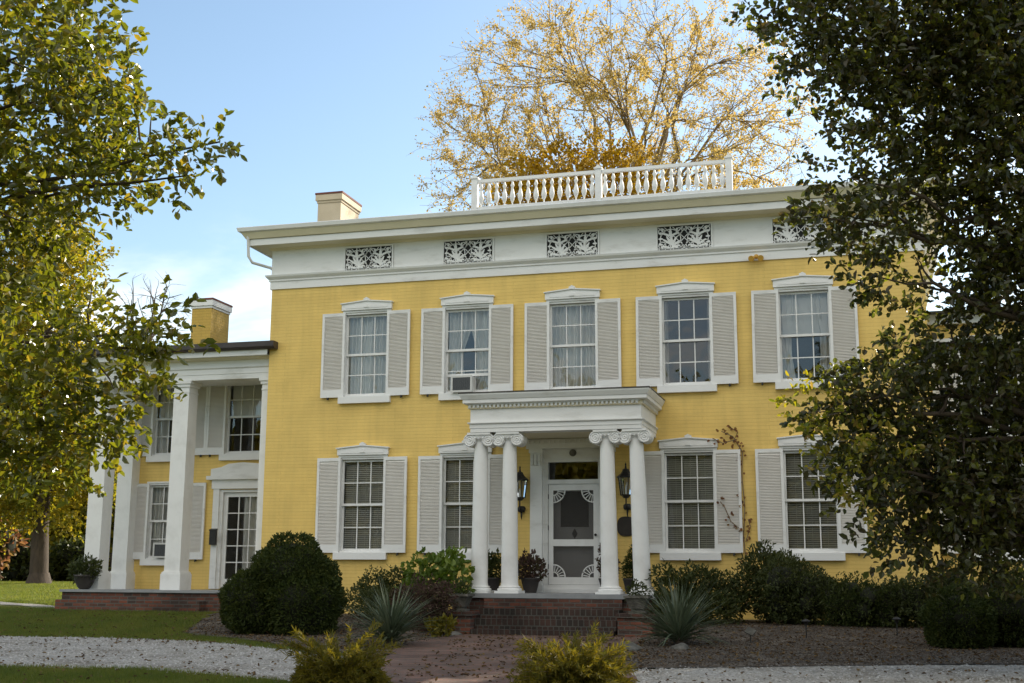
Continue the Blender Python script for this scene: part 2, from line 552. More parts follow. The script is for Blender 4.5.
def ground_material():
    m, nt, out = new_mat('lawn_ground')
    tc = N(nt, 'ShaderNodeTexCoord')
    n1 = N(nt, 'ShaderNodeTexNoise', Scale=0.5, Detail=8, Roughness=0.7)
    n2 = N(nt, 'ShaderNodeTexNoise', Scale=26.0, Detail=6, Roughness=0.7)
    for n in (n1, n2): nt.links.new(tc.outputs['Object'], n.inputs['Vector'])
    r1 = ramp(nt, [(0.3, (0.06, 0.078, 0.018)), (0.5, (0.11, 0.12, 0.022)), (0.68, (0.18, 0.16, 0.035))])
    nt.links.new(n1.outputs['Fac'], r1.inputs['Fac'])
    mr = N(nt, 'ShaderNodeMapRange')
    mr.inputs['From Min'].default_value = 0.3
    mr.inputs['From Max'].default_value = 0.7
    mr.inputs['To Min'].default_value = 0.6
    mr.inputs['To Max'].default_value = 1.35
    nt.links.new(n2.outputs['Fac'], mr.inputs['Value'])
    vm = N(nt, 'ShaderNodeVectorMath', operation='SCALE')
    nt.links.new(r1.outputs['Color'], vm.inputs[0])
    nt.links.new(mr.outputs['Result'], vm.inputs['Scale'])
    p = N(nt, 'ShaderNodeBsdfPrincipled', Roughness=0.9)
    p.inputs['Specular IOR Level'].default_value = 0.15
    nt.links.new(vm.outputs['Vector'], p.inputs['Base Color'])
    b = N(nt, 'ShaderNodeBump', Strength=0.8, Distance=0.05)
    nt.links.new(n2.outputs['Fac'], b.inputs['Height'])
    nt.links.new(b.outputs['Normal'], p.inputs['Normal'])
    nt.links.new(p.outputs['BSDF'], out.inputs['Surface'])
    return m


def gravel_material():
    m, nt, out = new_mat('white_gravel')
    tc = N(nt, 'ShaderNodeTexCoord')
    vo = N(nt, 'ShaderNodeTexVoronoi', Scale=34.0)
    n1 = N(nt, 'ShaderNodeTexNoise', Scale=1.1, Detail=7, Roughness=0.65)
    for n in (vo, n1): nt.links.new(tc.outputs['Object'], n.inputs['Vector'])
    sx = N(nt, 'ShaderNodeSeparateColor')
    nt.links.new(vo.outputs['Color'], sx.inputs['Color'])
    r = ramp(nt, [(0.0, (0.15, 0.14, 0.125)), (0.25, (0.33, 0.32, 0.295)), (1.0, (0.43, 0.42, 0.40))])
    nt.links.new(sx.outputs['Red'], r.inputs['Fac'])
    r2 = ramp(nt, [(0.30, (0.42, 0.37, 0.30)), (0.52, (0.92, 0.90, 0.86)), (0.7, (1, 1, 1))])
    nt.links.new(n1.outputs['Fac'], r2.inputs['Fac'])
    mx = N(nt, 'ShaderNodeMix', data_type='RGBA', blend_type='MULTIPLY')
    mx.inputs['Factor'].default_value = 1
    nt.links.new(r.outputs['Color'], mx.inputs['A'])
    nt.links.new(r2.outputs['Color'], mx.inputs['B'])
    p = N(nt, 'ShaderNodeBsdfPrincipled', Roughness=0.85)
    p.inputs['Specular IOR Level'].default_value = 0.2
    nt.links.new(mx.outputs['Result'], p.inputs['Base Color'])
    b = N(nt, 'ShaderNodeBump', Strength=0.8, Distance=0.02)
    b.invert = True
    nt.links.new(vo.outputs['Distance'], b.inputs['Height'])
    nt.links.new(b.outputs['Normal'], p.inputs['Normal'])
    nt.links.new(p.outputs['BSDF'], out.inputs['Surface'])
    return m


M_GRAVEL = gravel_material()
gx = axis(-900, 900, -4, 4, 0.16, 0.5, -45, 45)
gy = axis(-500, 1500, -7, 1, 0.16, 0.5, -40, 55)
GX, GY = np.meshgrid(gx, gy)
GV = np.stack([GX, GY, T(GX, GY)], -1).reshape(-1, 3)
nx, ny = len(gx), len(gy)
ii, jj = np.meshgrid(np.arange(nx - 1), np.arange(ny - 1))
i0 = (jj * nx + ii).ravel()
GF = np.stack([i0, i0 + 1, i0 + nx + 1, i0 + nx], -1)
g = link('ground', fast_mesh('ground', GV, GF, ground_material(), True))
tag(g, kind='structure')


def resample(P, n):
    P = np.array(P, float)
    d = np.r_[0, np.cumsum(np.hypot(*np.diff(P, axis=0).T))]
    t = np.linspace(0, d[-1], n)
    return np.stack([np.interp(t, d, P[:, k]) for k in (0, 1)], -1)


def ribbon(name, A, B, mat, lift, n=90, m=20, jitter=0.13):
    A, B = resample(A, n), resample(B, n)
    k = np.array([0.25, 0.5, 0.25])
    for E in (A, B):
        for c in (0, 1):
            j = rng.normal(0, jitter, n + 2)
            E[:, c] += np.convolve(j, k, 'valid')
    t = np.linspace(0, 1, m)[None, :, None]
    P = A[:, None] * (1 - t) + B[:, None] * t
    Z = T(P[..., 0], P[..., 1]) + lift
    V = np.concatenate([P, Z[..., None]], -1).reshape(-1, 3)
    ii, jj = np.meshgrid(np.arange(m - 1), np.arange(n - 1))
    i0 = (jj * m + ii).ravel()
    F = np.stack([i0, i0 + 1, i0 + m + 1, i0 + m], -1)
    me = fast_mesh(name, V, F, mat, True)
    o = link(name, me)
    tag(o, kind='structure')
    return o


DR_BACK = [(-30, -4.4), (-19, -6.0), (-12.9, -6.6), (-8.86, -6.42), (-7.0, -6.25), (-4.9, -6.55), (-2.8, -7.7), (-0.25, -9.3), (1.3, -9.9), (2.3, -9.7), (3.1, -9.1), (4.92, -8.05), (7.83, -7.1), (10.2, -6.3), (16, -5.6), (26, -5.0)]
DR_FRONT = [(-27, -10.2), (-16, -11.0), (-8.3, -11.3), (-5.35, -11.0), (-3.33, -10.75), (-0.96, -11.6), (0.5, -13.0), (3.0, -14.6), (5.5, -14.6), (8.5, -13.4), (12, -11.8), (18, -10.2), (27, -9.4)]
ribbon('drive', DR_BACK, DR_FRONT, M_GRAVEL, 0.012, 140, 30)
ribbon('path', [(-1.45, -2.9), (-1.5, -4.6), (-1.15, -7.4), (-0.6, -9.4), (0.35, -11.4), (0.9, -12.6)],
       [(1.7, -2.2), (2.0, -3.6), (2.35, -6.4), (2.6, -8.4), (3.1, -10.4), (3.5, -11.6)], M_PAVER, 0.026, 70, 26, 0.05)
ribbon('garden_bed', [(-7.6, -1.2), (-6.2, -4.9), (-4.4, -6.0), (-2.7, -7.5), (-0.9, -8.6)],
       [(-7.6, 0.05), (-4.6, 0.05), (-2.2, -2.0), (-1.35, -4.6), (-1.0, -7.3)], M_DIRT, 0.018, 60, 24)
ribbon('garden_bed', [(1.8, -0.2), (1.9, -3.6), (2.2, -6.4), (2.6, -9.3)],
       [(16, -0.2), (16, -3.4), (12, -5.6), (8.0, -7.3)], M_DIRT, 0.02, 60, 60)
ribbon('gravel_path', [(-34, 12.5), (-24, 8.4), (-18.5, 6.0), (-15, 3.6), (-13.2, 1.4), (-12.7, -0.6)],
       [(-32, 10.6), (-23, 6.4), (-17.6, 4.4), (-14.6, 2.2), (-13.6, 0.6), (-13.2, -0.9)], M_GRAVEL, 0.012, 60, 8)


# ------------------------------------------------------------------ the house
house = empty('house')
tag(house, 'two-storey yellow painted brick house with white columned porch and shuttered windows', 'house')
XL, XR, ZT = -7.15, 7.2, 7.58
BAYS = [-4.76, -2.39, -0.02, 2.41, 4.82]
ZU, ZL, HU, HL, HW = 5.008, 1.585, 1.92, 2.07, 0.56
DOOR = (-0.72, 0.66, 0.77, 3.95)


def wall_with_holes(mb, x0, x1, z0, z1, y, holes, depth):
    xs = sorted({x0, x1} | {h[0] for h in holes} | {h[1] for h in holes})
    zs = sorted({z0, z1} | {h[2] for h in holes} | {h[3] for h in holes})
    for a, b in zip(xs, xs[1:]):
        for c, d in zip(zs, zs[1:]):
            mx_, mz_ = (a + b) / 2, (c + d) / 2
            if any(h[0] < mx_ < h[1] and h[2] < mz_ < h[3] for h in holes): continue
            mb.quad((a, y, c), (b, y, c), (b, y, d), (a, y, d))
    for a, b, c, d in holes:
        mb.quad((a, y, c), (a, y, d), (a, y + depth, d), (a, y + depth, c))
        mb.quad((b, y, c), (b, y + depth, c), (b, y + depth, d), (b, y, d))
        mb.quad((a, y, d), (b, y, d), (b, y + depth, d), (a, y + depth, d))
        mb.quad((a, y, c), (a, y + depth, c), (b, y + depth, c), (b, y, c))


holes = [(c - HW, c + HW, ZU, ZU + HU) for c in BAYS] + [(c - HW, c + HW, ZL, ZL + HL) for i, c in enumerate(BAYS) if i != 2] + [DOOR]
mb = MB()
wall_with_holes(mb, XL, XR, -0.3, ZT + 0.02, 0.0, holes, 0.3)
mb.quad((XL, 0, -.3), (XL, 0, ZT), (XL, 11, ZT), (XL, 11, -.3))
mb.quad((XR, 0, -.3), (XR, 11, -.3), (XR, 11, ZT), (XR, 0, ZT))
mb.quad((XL, 11, -.3), (XL, 11, ZT), (XR, 11, ZT), (XR, 11, -.3))
mb.build('wall', M_YELLOW, house, recalc=False)
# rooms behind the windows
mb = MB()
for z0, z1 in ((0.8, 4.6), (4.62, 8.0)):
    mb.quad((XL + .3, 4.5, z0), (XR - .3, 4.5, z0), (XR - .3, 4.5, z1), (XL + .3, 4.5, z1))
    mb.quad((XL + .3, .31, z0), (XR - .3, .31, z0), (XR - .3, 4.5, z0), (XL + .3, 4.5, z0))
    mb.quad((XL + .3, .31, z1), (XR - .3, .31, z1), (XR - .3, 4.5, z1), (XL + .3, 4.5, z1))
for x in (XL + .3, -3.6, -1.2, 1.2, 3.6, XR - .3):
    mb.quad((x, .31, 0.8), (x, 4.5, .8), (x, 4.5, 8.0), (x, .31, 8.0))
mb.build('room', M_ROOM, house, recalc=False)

# frieze, architrave and cornice
mb = MB()
mb.rect_sweep([(-.1, 7.58), (.035, 7.58), (.035, 7.76), (.06, 7.765), (.06, 7.80), (.12, 7.86), (.135, 7.90), (.02, 7.915), (.02, 8.56), (-.1, 8.56)], XL, XR, 0, 11)
mb.build('frieze', M_TRIM, house)
mb = MB()
mb.rect_sweep([(-.1, 8.50), (.05, 8.50), (.10, 8.55), (.395, 8.565), (.395, 8.60), (-.1, 8.60)], XL, XR, 0, 11)
mb.build('soffit', M_CREAM, house)
mb = MB()
mb.rect_sweep([(.40, 8.545), (.44, 8.545), (.44, 8.69), (.40, 8.69)], XL, XR, 0, 11)
mb.build('cornice', M_TRIM, house)
mb = MB()
mb.rect_sweep([(-.1, 8.603), (.44, 8.70), (.48, 8.70), (.56, 8.82), (.55, 8.90), (-.1, 8.90)], XL, XR, 0, 11)
mb.build('cornice_cove', M_CREAM, house)
mb = MB()
mb.rect_sweep([(.565, 8.83), (.62, 8.85), (.645, 8.93), (.63, 8.945), (.565, 8.945)], XL, XR, 0, 11)
mb.build('gutter', M_WHITE, house)
mb = MB()
rv = [(XL - .6, -.6, 8.93), (XR + .6, -.6, 8.93), (XR + .6, 11.6, 8.93), (XL - .6, 11.6, 8.93), (-3.3, 2.75, 9.86), (3.3, 2.75, 9.86), (3.3, 7.6, 9.86), (-3.3, 7.6, 9.86)]
mb.add(rv, [(0, 1, 5, 4), (1, 2, 6, 5), (2, 3, 7, 6), (3, 0, 4, 7), (4, 5, 6, 7)])
mb.build('roof', M_ROOF, house)
# downspout elbow at the left corner
mb = MB()
mb.tube([(XL - .42, -.5, 8.85), (XL - .42, -.42, 8.30), (XL - .38, -.3, 8.18), (XL - .05, -.02, 8.10), (XL - .04, .3, 8.05), (XL - .05, .5, 6.5)], .035, 8)
mb.build('downspout', M_WHITE, house)


def lattice_mesh():
    mb = MB()
    w, h = .515, .235
    def bar(a, b, t=.008):
        a, b = Vector((a[0], 0, a[1])), Vector((b[0], 0, b[1]))
        d = (b - a).normalized()
        nrm = Vector((-d.z, 0, d.x)) * t
        mb.prism([((a + nrm).x, (a + nrm).z), ((b + nrm).x, (b + nrm).z), ((b - nrm).x, (b - nrm).z), ((a - nrm).x, (a - nrm).z)], -.012, .0)
    def ring(cx, cz, r, a0, a1, n=9, t=.008):
        p = [(cx + r * math.cos(a0 + (a1 - a0) * k / n), cz + r * math.sin(a0 + (a1 - a0) * k / n)) for k in range(n + 1)]
        for a, b in zip(p, p[1:]): bar(a, b, t)
    def petal(cx, cz, l, wd, a):
        p = []
        for k in range(10):
            t = 2 * PI * k / 10
            x, z = l * .5 * (1 + math.cos(t)), wd * math.sin(t)
            p.append((cx + x * math.cos(a) - z * math.sin(a), cz + x * math.sin(a) + z * math.cos(a)))
        mb.prism(p, -.014, -.001)
    for s in (-1, 1):
        c = s * .265
        for k in range(5):
            petal(c - s * .02, -.16 + k * .01, .21, .022, PI / 2 + (k - 2) * .5)
        ring(c, -.02, .2, rad(200), rad(-20), 14)
        ring(c - s * .16, -.13, .07, 0, 2 * PI, 10)
        ring(c + s * .16, -.13, .07, 0, 2 * PI, 10)
        ring(c - s * .17, .14, .06, 0, 2 * PI, 10)
        ring(c + s * .17, .14, .06, 0, 2 * PI, 10)
        bar((s * .5, -.22), (s * .02, .22), .008)
        bar((s * .02, -.22), (s * .5, .22), .008)
        bar((c, -.23), (c, .23), .009)
        petal(c, .03, .15, .03, PI / 2)
        petal(c, .05, .18, .02, rad(20))
        petal(c, .05, .18, .02, rad(160))
        petal(c, -.18, .2, .018, rad(12))
        petal(c, -.18, .2, .018, rad(168))
    for k in range(-5, 6):
        for s in (-1, 1):
            a, b = (k * .16 - s * .22, -.22), (k * .16 + s * .22, .22)
            if max(abs(a[0]), abs(b[0])) <= .52: bar(a, b, .006)
    for s in (-1, 1):
        for q in (-.11, 0, .11):
            petal(s * .5, q, .09, .018, PI if s > 0 else 0)
        for q in (-.42, -.14):
            petal(s * abs(q), -.2, .07, .02, PI / 2)
            petal(s * abs(q), .2, .07, .02, -PI / 2)
    bar((-w, -.19), (w, -.19), .008)
    for x0, x1, z0, z1 in ((-w - .03, w + .03, h, h + .03), (-w - .03, w + .03, -h - .03, -h), (-w - .03, -w, -h, h), (w, w + .03, -h, h)):
        mb.box(x0, x1, -.022, .0, z0, z1)
    return mb.mesh('grille_lattice', M_WHITE)


me_lat = lattice_mesh()
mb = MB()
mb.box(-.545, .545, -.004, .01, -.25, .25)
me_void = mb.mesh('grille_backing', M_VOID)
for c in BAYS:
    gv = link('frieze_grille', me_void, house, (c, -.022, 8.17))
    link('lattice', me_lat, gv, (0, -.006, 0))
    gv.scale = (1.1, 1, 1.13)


# windows
def window_meshes(H, hood=True):
    D = {}
    mb = MB()
    mb.box(-.558, -.515, -.012, .16, 0, H)
    mb.box(.515, .558, -.012, .16, 0, H)
    mb.box(-.515, .515, -.012, .16, H - .04, H)
    mb.box(-.515, .515, .0, .16, 0, .035)
    mb.box(-.58, .58, -.035, -.002, H + .002, H + .045)
    D['window'] = mb.mesh('window_casing', M_TRIM)
    mid = H * .5
    def sash(z0, z1, y0, y1):
        mb = MB()
        mb.box(-.514, -.472, y0, y1, z0, z1)
        mb.box(.472, .514, y0, y1, z0, z1)
        mb.box(-.472, .472, y0, y1, z0, z0 + .05)
        mb.box(-.472, .472, y0, y1, z1 - .04, z1)
        zz = (z0 + z1) / 2
        for x in (-.157, .157): mb.box(x - .011, x + .011, y0 + .006, y1 - .006, z0 + .05, z1 - .04)
        for a, b in ((-.472, -.168), (-.146, .146), (.168, .472)): mb.box(a, b, y0 + .008, y1 - .008, zz - .011, zz + .011)
        return mb.mesh('sash', M_WHITE)
    D['lower_sash'] = sash(.036, mid + .02, .11, .145)
    D['upper_sash'] = sash(mid - .02, H - .052, .065, .1)
    mb = MB()
    mb.quad((-.475, .128, .04), (.475, .128, .04), (.475, .128, mid), (-.475, .128, mid))
    mb.quad((-.475, .083, mid), (.475, .083, mid), (.475, .083, H - .055), (-.475, .083, H - .055))
    D['pane'] = mb.mesh('pane', M_GLASS, recalc=False)
    mb = MB()
    mb.box(-.615, .615, -.10, .14, -.15, -.002)
    D['sill'] = mb.mesh('sill', M_TRIM)
    if hood:
        mb = MB()
        mb.prism([(-.60, H + .05), (.60, H + .05), (.60, H + .20), (0, H + .255), (-.60, H + .20)], -.075, .0)
        mb.prism([(-.625, H + .19), (0, H + .247), (.625, H + .19), (.625, H + .213), (0, H + .272), (-.625, H + .213)], -.105, .001)
        mb.prism([(-.5, H + .09), (.5, H + .09), (.5, H + .145), (.08, H + .19), (-.08, H + .19), (-.5, H + .145)], -.083, -.0755)
        mb.prism([(-.06, H + .10), (.06, H + .10), (.045, H + .15), (.02, H + .18), (-.02, H + .18), (-.045, H + .15)], -.1, -.0835)
        mb.prism([(-.06, H + .262), (.06, H + .262), (.07, H + .30), (.035, H + .315), (0, H + .335), (-.035, H + .315), (-.07, H + .30)], -.10, -.01)
        D['hood'] = mb.mesh('hood', M_TRIM)
    mb = MB()
    w = .55
    mb.box(0, .055, -.02, .02, 0, H)
    mb.box(w - .055, w, -.02, .02, 0, H)
    mb.box(.055, w - .055, -.02, .02, H - .075, H)
    mb.box(.055, w - .055, -.02, .02, 0, .17)
    mb.mi = 1
    z = .175
    R_ = Matrix.Rotation(rad(38), 4, 'X')
    while z < H - .1:
        mb.box(.056, w - .056, -.021, .021, -.004, .004, Matrix.Translation((0, 0, z + .015)) @ R_)
        z += .031
    mb.box(.056, w - .056, .012, .018, .17, H - .075)
    mb.mi = 2
    mb.box(w - .2, w - .16, -.03, .01, -.05, .0)
    mb.tube([(w - .18, -.02, -.02), (w - .18, -.05, -.06)], .012, 5)
    D['shutter'] = mb.mesh('shutter', [M_TRIM, M_LOUVER, M_IRON])
    return D


WU, WL = window_meshes(HU), window_meshes(HL)
WW = window_meshes(1.84, False)


def curtain(parent, H, spans, y=.21, gather=None, amp=.06):
    mb = MB()
    for x0, x1 in spans:
        n = max(8, int((x1 - x0) * 110))
        zs = [0.02, H * .3, H * .5, H * .75, H]
        ph = random.random() * 6
        rows = []
        for z in zs:
            row = []
            for k in range(n + 1):
                t = k / n
                x = x0 + (x1 - x0) * t
                if gather:      # pulled aside at tie height
                    g_ = gather * math.exp(-((z - H * .4) / (H * .22)) ** 2)
                    x = x + (g_ * (1 - t) if x0 < 0 and x1 <= .01 else 0) * 0
                    if x1 <= .02: x = x0 + (x - x0) * (1 - g_)
                    else: x = x1 - (x1 - x) * (1 - g_)
                row.append((x, y + .03 + amp * math.sin(ph + x * 58 + 2.2 * math.sin(x * 9 + ph) + .5 * math.sin(z * 3)) + amp * .5 * math.sin(x * 23 + ph), z))
            rows.append(row)
        vs_ = [p for r in rows for p in r]
        m = n + 1
        mb.add(vs_, [(i * m + k, i * m + k + 1, (i + 1) * m + k + 1, (i + 1) * m + k) for i in range(len(zs) - 1) for k in range(n)], True)
    return mb.build('curtain', M_CURTAIN, parent, recalc=False)


def blind_mesh(H, z0=.04):
    mb = MB()
    z = z0
    while z < H - .06:
        mb.add([(-.49, .2, z), (.49, .2, z), (.49, .216, z + .032), (-.49, .216, z + .032)], [(0, 1, 2, 3)])
        z += .043
    for x in (-.3, 0, .3): mb.box(x - .004, x + .004, .196, .2, z0, H - .05)
    return mb.mesh('blind', M_BLIND, recalc=False)


me_blind = blind_mesh(HL)


def window(D, x, y, z, tilt=True):
    w = link('window', D['window'], house, (x, y, z))
    link('sash', D['lower_sash'], w)
    link('sash', D['upper_sash'], w)
    link('pane', D['pane'], w)
    link('sill', D['sill'], w)
    if 'hood' in D: link('hood', D['hood'], w)
    for s in (-1, 1):
        sh = link('shutter', D['shutter'], w, (s * .505, -.045, -.004))
        a = rad(random.uniform(.2, 2.2)) if tilt else 0
        if s < 0:
            sh.scale = (-1, 1, 1)
            sh.rotation_euler = (0, rad(random.uniform(-.3, .3)), a)
        else:
            sh.rotation_euler = (0, rad(random.uniform(-.3, .3)), -a)
    return w


wu = [window(WU, c, 0, ZU) for c in BAYS]
wl_ = {i: window(WL, c, 0, ZL) for i, c in enumerate(BAYS) if i != 2}
curtain(wu[0], HU, [(-.52, .52)])
curtain(wu[1], HU, [(-.52, -.01), (.01, .52)], gather=.38)
curtain(wu[2], HU, [(-.52, .52)])
curtain(wu[3], HU, [(-.52, -.42), (.42, .52)])
curtain(wu[4], HU, [(-.52, -.2), (.22, .52)], gather=.3)
mb = MB()
mb.box(-.46, .46, .21, .215, HU * .5, HU - .05)
mb.build('roller_blind', M_CURTAIN, wu[4], recalc=False)
for i in (0, 1, 3, 4): link('blind', me_blind, wl_[i])
mb = MB()
mb.box(-.47, .47, .07, .109, .38, .44)
mb.build('sash', M_WHITE, wu[1])

# balustrade of the roof deck
bal = empty('balustrade', (0, 2.75, 9.86), house)
mb = MB()
mb.box(-.075, .075, -.075, .075, 0.0, .92)
mb.box(-.10, .10, -.10, .10, .92, .955)
mb.prism([(-.08, .955), (.08, .955), (0.0, 1.03)], -.08, .08)
me_post = mb.mesh('post', M_WHITE)
mb = MB()
prof = [(.018, .20), (.018, .25), (.05, .33), (.066, .42), (.05, .52), (.028, .60), (.03, .64), (.052, .70), (.03, .75), (.02, .82)]
mb.lathe(prof, n=8)
me_balu = mb.mesh('baluster', M_WHITE)
def bal_run(p0, p1, n):
    p0, p1 = Vector(p0), Vector(p1)
    d = (p1 - p0).normalized()
    nn = Vector((-d.y, d.x, 0)) * .04
    mb = MB()
    for z0, z1 in ((.12, .2), (.82, .9)):
        a, b = p0 + d * .077, p1 - d * .077
        mb.prism([((a + nn).x, (a + nn).y), ((b + nn).x, (b + nn).y), ((b - nn).x, (b - nn).y), ((a - nn).x, (a - nn).y)], z0, z1, 'z')
    mb.build('rail', M_WHITE, bal)
    for k in range(n):
        link('baluster', me_balu, bal, p0 + (p1 - p0) * ((k + .8) / (n + .6)))
corners = [(-3.12, 0, 0), (0, 0, 0), (3.12, 0, 0)]
for p in corners: link('post', me_post, bal, p)
bal_run(corners[0], corners[1], 15)
bal_run(corners[1], corners[2], 15)


def chimney(x0, x1, y0, y1, z0, z1, m_body, m_band):
    mb = MB()
    mb.box(x0, x1, y0, y1, z0, z1 - .2)
    c = mb.build('chimney', m_body, house)
    mb = MB()
    mb.box(x0 - .05, x1 + .05, y0 - .05, y1 + .05, z1 - .198, z1 - .05)
    mb.box(x0 - .02, x1 + .02, y0 - .02, y1 + .02, z1 - .26, z1 - .2005)
    mb.build('chimney_band', m_band, c)
    mb = MB()
    mb.box(x0 - .06, x1 + .06, y0 - .06, y1 + .06, z1 - .049, z1)
    mb.build('chimney_cap', M_REDCAP, c)


chimney(-7.0, -6.38, 2.0, 3.15, 8.9, 10.5, M_TAN, M_TAN)
chimney(-10.95, -10.38, 3.0, 3.95, 6.2, 8.22, brick_mat('chimney_yellow', (0.6, 0.40, 0.085), (0.57, 0.37, 0.08), (0.5, 0.33, 0.07)), M_WHITE)

# ---- entrance porch
mb = MB()
mb.box(-2.0, 2.0, -1.95, 0.0, .68, .765)
mb.build('porch_floor', M_FLOOR, house)
mb = MB()
mb.box(-1.93, 1.93, -1.86, -.002, -.2, .678)
mb.build('porch_base', M_REDBRICK, house)
ST0, ST1 = -1.36, 1.36
for k in range(4):
    mb = MB()
    z1 = .672 - k * .185 + .0
    mb.box(ST0, ST1, -1.955 - .29 * (k + .0) - .0, -1.862 - .29 * (k - 1) * (1 if k else 0), -.2, z1)
    mb.build('step', M_STEP if k else M_REDBRICK, house)
me_cheek = MB()
me_cheek.box(-.32, .32, -.34, .34, -.2, .36)
me_cheek.box(-.35, .35, -.37, .37, .36, .43)
me_cheek = me_cheek.mesh('step_pier', M_REDBRICK)
for s in (-1, 1): link('step_pier', me_cheek, house, (s * 1.72 + .03, -2.45, 0))

# columns of the porch
def ionic_column(h):
    mb = MB()
    mb.lathe([(.182, .13), (.168, .2), (.164, h * .3), (.156, h * .55), (.136, h - .2), (.136, h - .16), (.15, h - .15), (.15, h - .13)], n=28)
    shaft = mb.mesh('column', M_WHITE)
    mb = MB()
    mb.box(-.245, .245, -.245, .245, 0, .05)
    mb.lathe([(.235, .05), (.245, .07), (.235, .095), (.205, .10), (.205, .108), (.215, .115), (.215, .13), (.195, .14)], n=28)
    base = mb.mesh('column_base', M_WHITE)
    mb = MB()
    mb.lathe([(.15, h - .14), (.185, h - .10), (.19, h - .07)], n=24)
    mb.box(-.19, .19, -.165, .165, h - .12, h - .045)
    for sx in (-1, 1):
        c = (sx * .195, 0, h - .15)
        mb.lathe([(.13, -.17), (.13, .17)], c, 22, axis='y')
        for yy in (-.172, .172):
            for r in (.112, .07, .025):
                n = 20
                mb.tube([(c[0] + r * math.cos(2 * PI * k / n), yy, c[2] + r * math.sin(2 * PI * k / n)) for k in range(n + 1)], .012, 5)
    for k in range(3):
        mb.lathe([(.001, -.025), (.03, 0), (.001, .03)], (-.08 + .08 * k, -.17, h - .115), 8)
    mb.box(-.24, .24, -.2, .2, h - .045, h)
    cap = mb.mesh('capital', M_WHITE)
    return shaft, base, cap


ch = 3.93 - .765
cs, cb, cc = ionic_column(ch)
for x, x2 in ((-1.58, -1.57), (-.955, -.97), (1.055, 1.01), (1.69, 1.59)):
    c = link('column', cs, house, (x, -1.55, .765))
    c.rotation_euler = (0, math.atan2(x2 - x, ch), 0)      # the old columns lean a little
    link('column_base', cb, c)
    link('capital', cc, c)
# entablature of the porch, three open sides
mb = MB()
PX, PY = 1.74, -1.76
def ent(prof, mat, name):
    mb = MB()
    vs_, fs = [], []
    for o, z in prof:
        vs_ += [(-PX - o, -.001, z), (-PX - o, PY - o, z), (PX + o, PY - o, z), (PX + o, -.001, z)]
    n = len(prof)
    for i in range(n):
        j = (i + 1) % n
        for k in range(3): fs.append((i * 4 + k, i * 4 + k + 1, j * 4 + k + 1, j * 4 + k))
    mb.add(vs_, fs)
    return mb.build(name, mat, house)
ent([(-.36, 3.932), (0, 3.932), (0, 4.01), (.012, 4.015), (.012, 4.085), (.05, 4.11), (.05, 4.13), (.0, 4.135), (.0, 4.40), (-.36, 4.40)], M_TRIM, 'porch_entablature')
ent([(-.3, 4.401), (.03, 4.401), (.05, 4.41), (.05, 4.42), (.02, 4.421), (.02, 4.49), (-.3, 4.49)], M_CREAM, 'dentil_band')
ent([(-.3, 4.491), (.07, 4.491), (.13, 4.51), (.13, 4.58), (.145, 4.585), (.19, 4.67), (.19, 4.70), (-.3, 4.70)], M_TRIM, 'porch_cornice')
def comb(a, b):
    p, t = [(a, 4.488)], a
    p2 = []
    while t < b - .05:
        p2 += [(t, 4.425), (t + .045, 4.425), (t + .045, 4.475), (t + .085, 4.475)]
        t += .085
    return [(a, 4.489)] + p2 + [(t, 4.489)]
mb = MB()
mb.prism(comb(-PX - .02, PX + .03), PY - .062, PY - .0205)
for sgn in (-1, 1):
    a, b = sorted((sgn * (PX + .0205), sgn * (PX + .062)))
    mb.prism(comb(PY + .03, -.04), a, b, 'x')
mb.build('dentil_course', M_TRIM, house)
mb = MB()
mb.box(-PX - .205, PX + .205, PY - .205, -.002, 4.701, 4.722)
mb.prism([(-PX - .15, 4.7225), (PX + .15, 4.7225), (PX - .3, 4.75), (-PX + .3, 4.75)], PY + .1, -.003)
mb.build('porch_roof', M_ROOFMETAL, house)
mb = MB()
mb.box(-PX + .35, PX - .35, PY + .35, -.002, 3.96, 3.99)
mb.build('porch_ceiling', M_CREAM, house)

# door surround
mb = MB()
for s in (-1, 1):
    a, b = sorted((s * .645 - .03, s * .90 - .03))
    mb.box(a, b, -.10, -.002, .766, 3.66)
    mb.box(a - .03, b + .03, -.13, -.002, .7665, .93)
    for k in range(3):
        mb.box(a + .015 + k * .08, a + .07 + k * .08, -.14, -.1005, 3.40, 3.63)
    mb.box(a - .02, b + .02, -.14, -.002, 3.6605, 3.75)
mb.box(-1.02, .96, -.12, -.002, 3.7505, 3.95)
k = -1.0
while k < .92:
    mb.box(k, k + .06, -.155, -.1205, 3.86, 3.92)
    k += .11
mb.build('door_surround', M_TRIM, house)
door = MB()
door.box(-.69, -.57, .0, .16, .766, 3.55)
door.box(.51, .63, .0, .16, .766, 3.55)
door.box(-.69, .63, .02, .16, 3.552, 3.95)
door.box(-.57, .51, .0, .16, 3.01, 3.10)
door.box(-.57, .51, .0, .16, 3.47, 3.55)
door.box(-.57, .51, .0, .25, .766, .93)
door.box(-.64, .58, -.06, -.001, .7665, .84)
door = door.build('door_frame', M_TRIM, house)
mb = MB()
mb.quad((-.57, .09, 3.1), (.51, .09, 3.1), (.51, .09, 3.47), (-.57, .09, 3.47))
mb.build('transom_pane', M_GLASS, door, recalc=False)
mb = MB()
mb.lathe([(.075, -.02), (.075, 0), (.05, .001)], (-.03, .019, 3.66), 20, axis='y')
mb.lathe([(.03, -.035), (.03, -.0205)], (-.03, .019, 3.66), 14, axis='y')
mb.build('rosette', M_STONE, door)
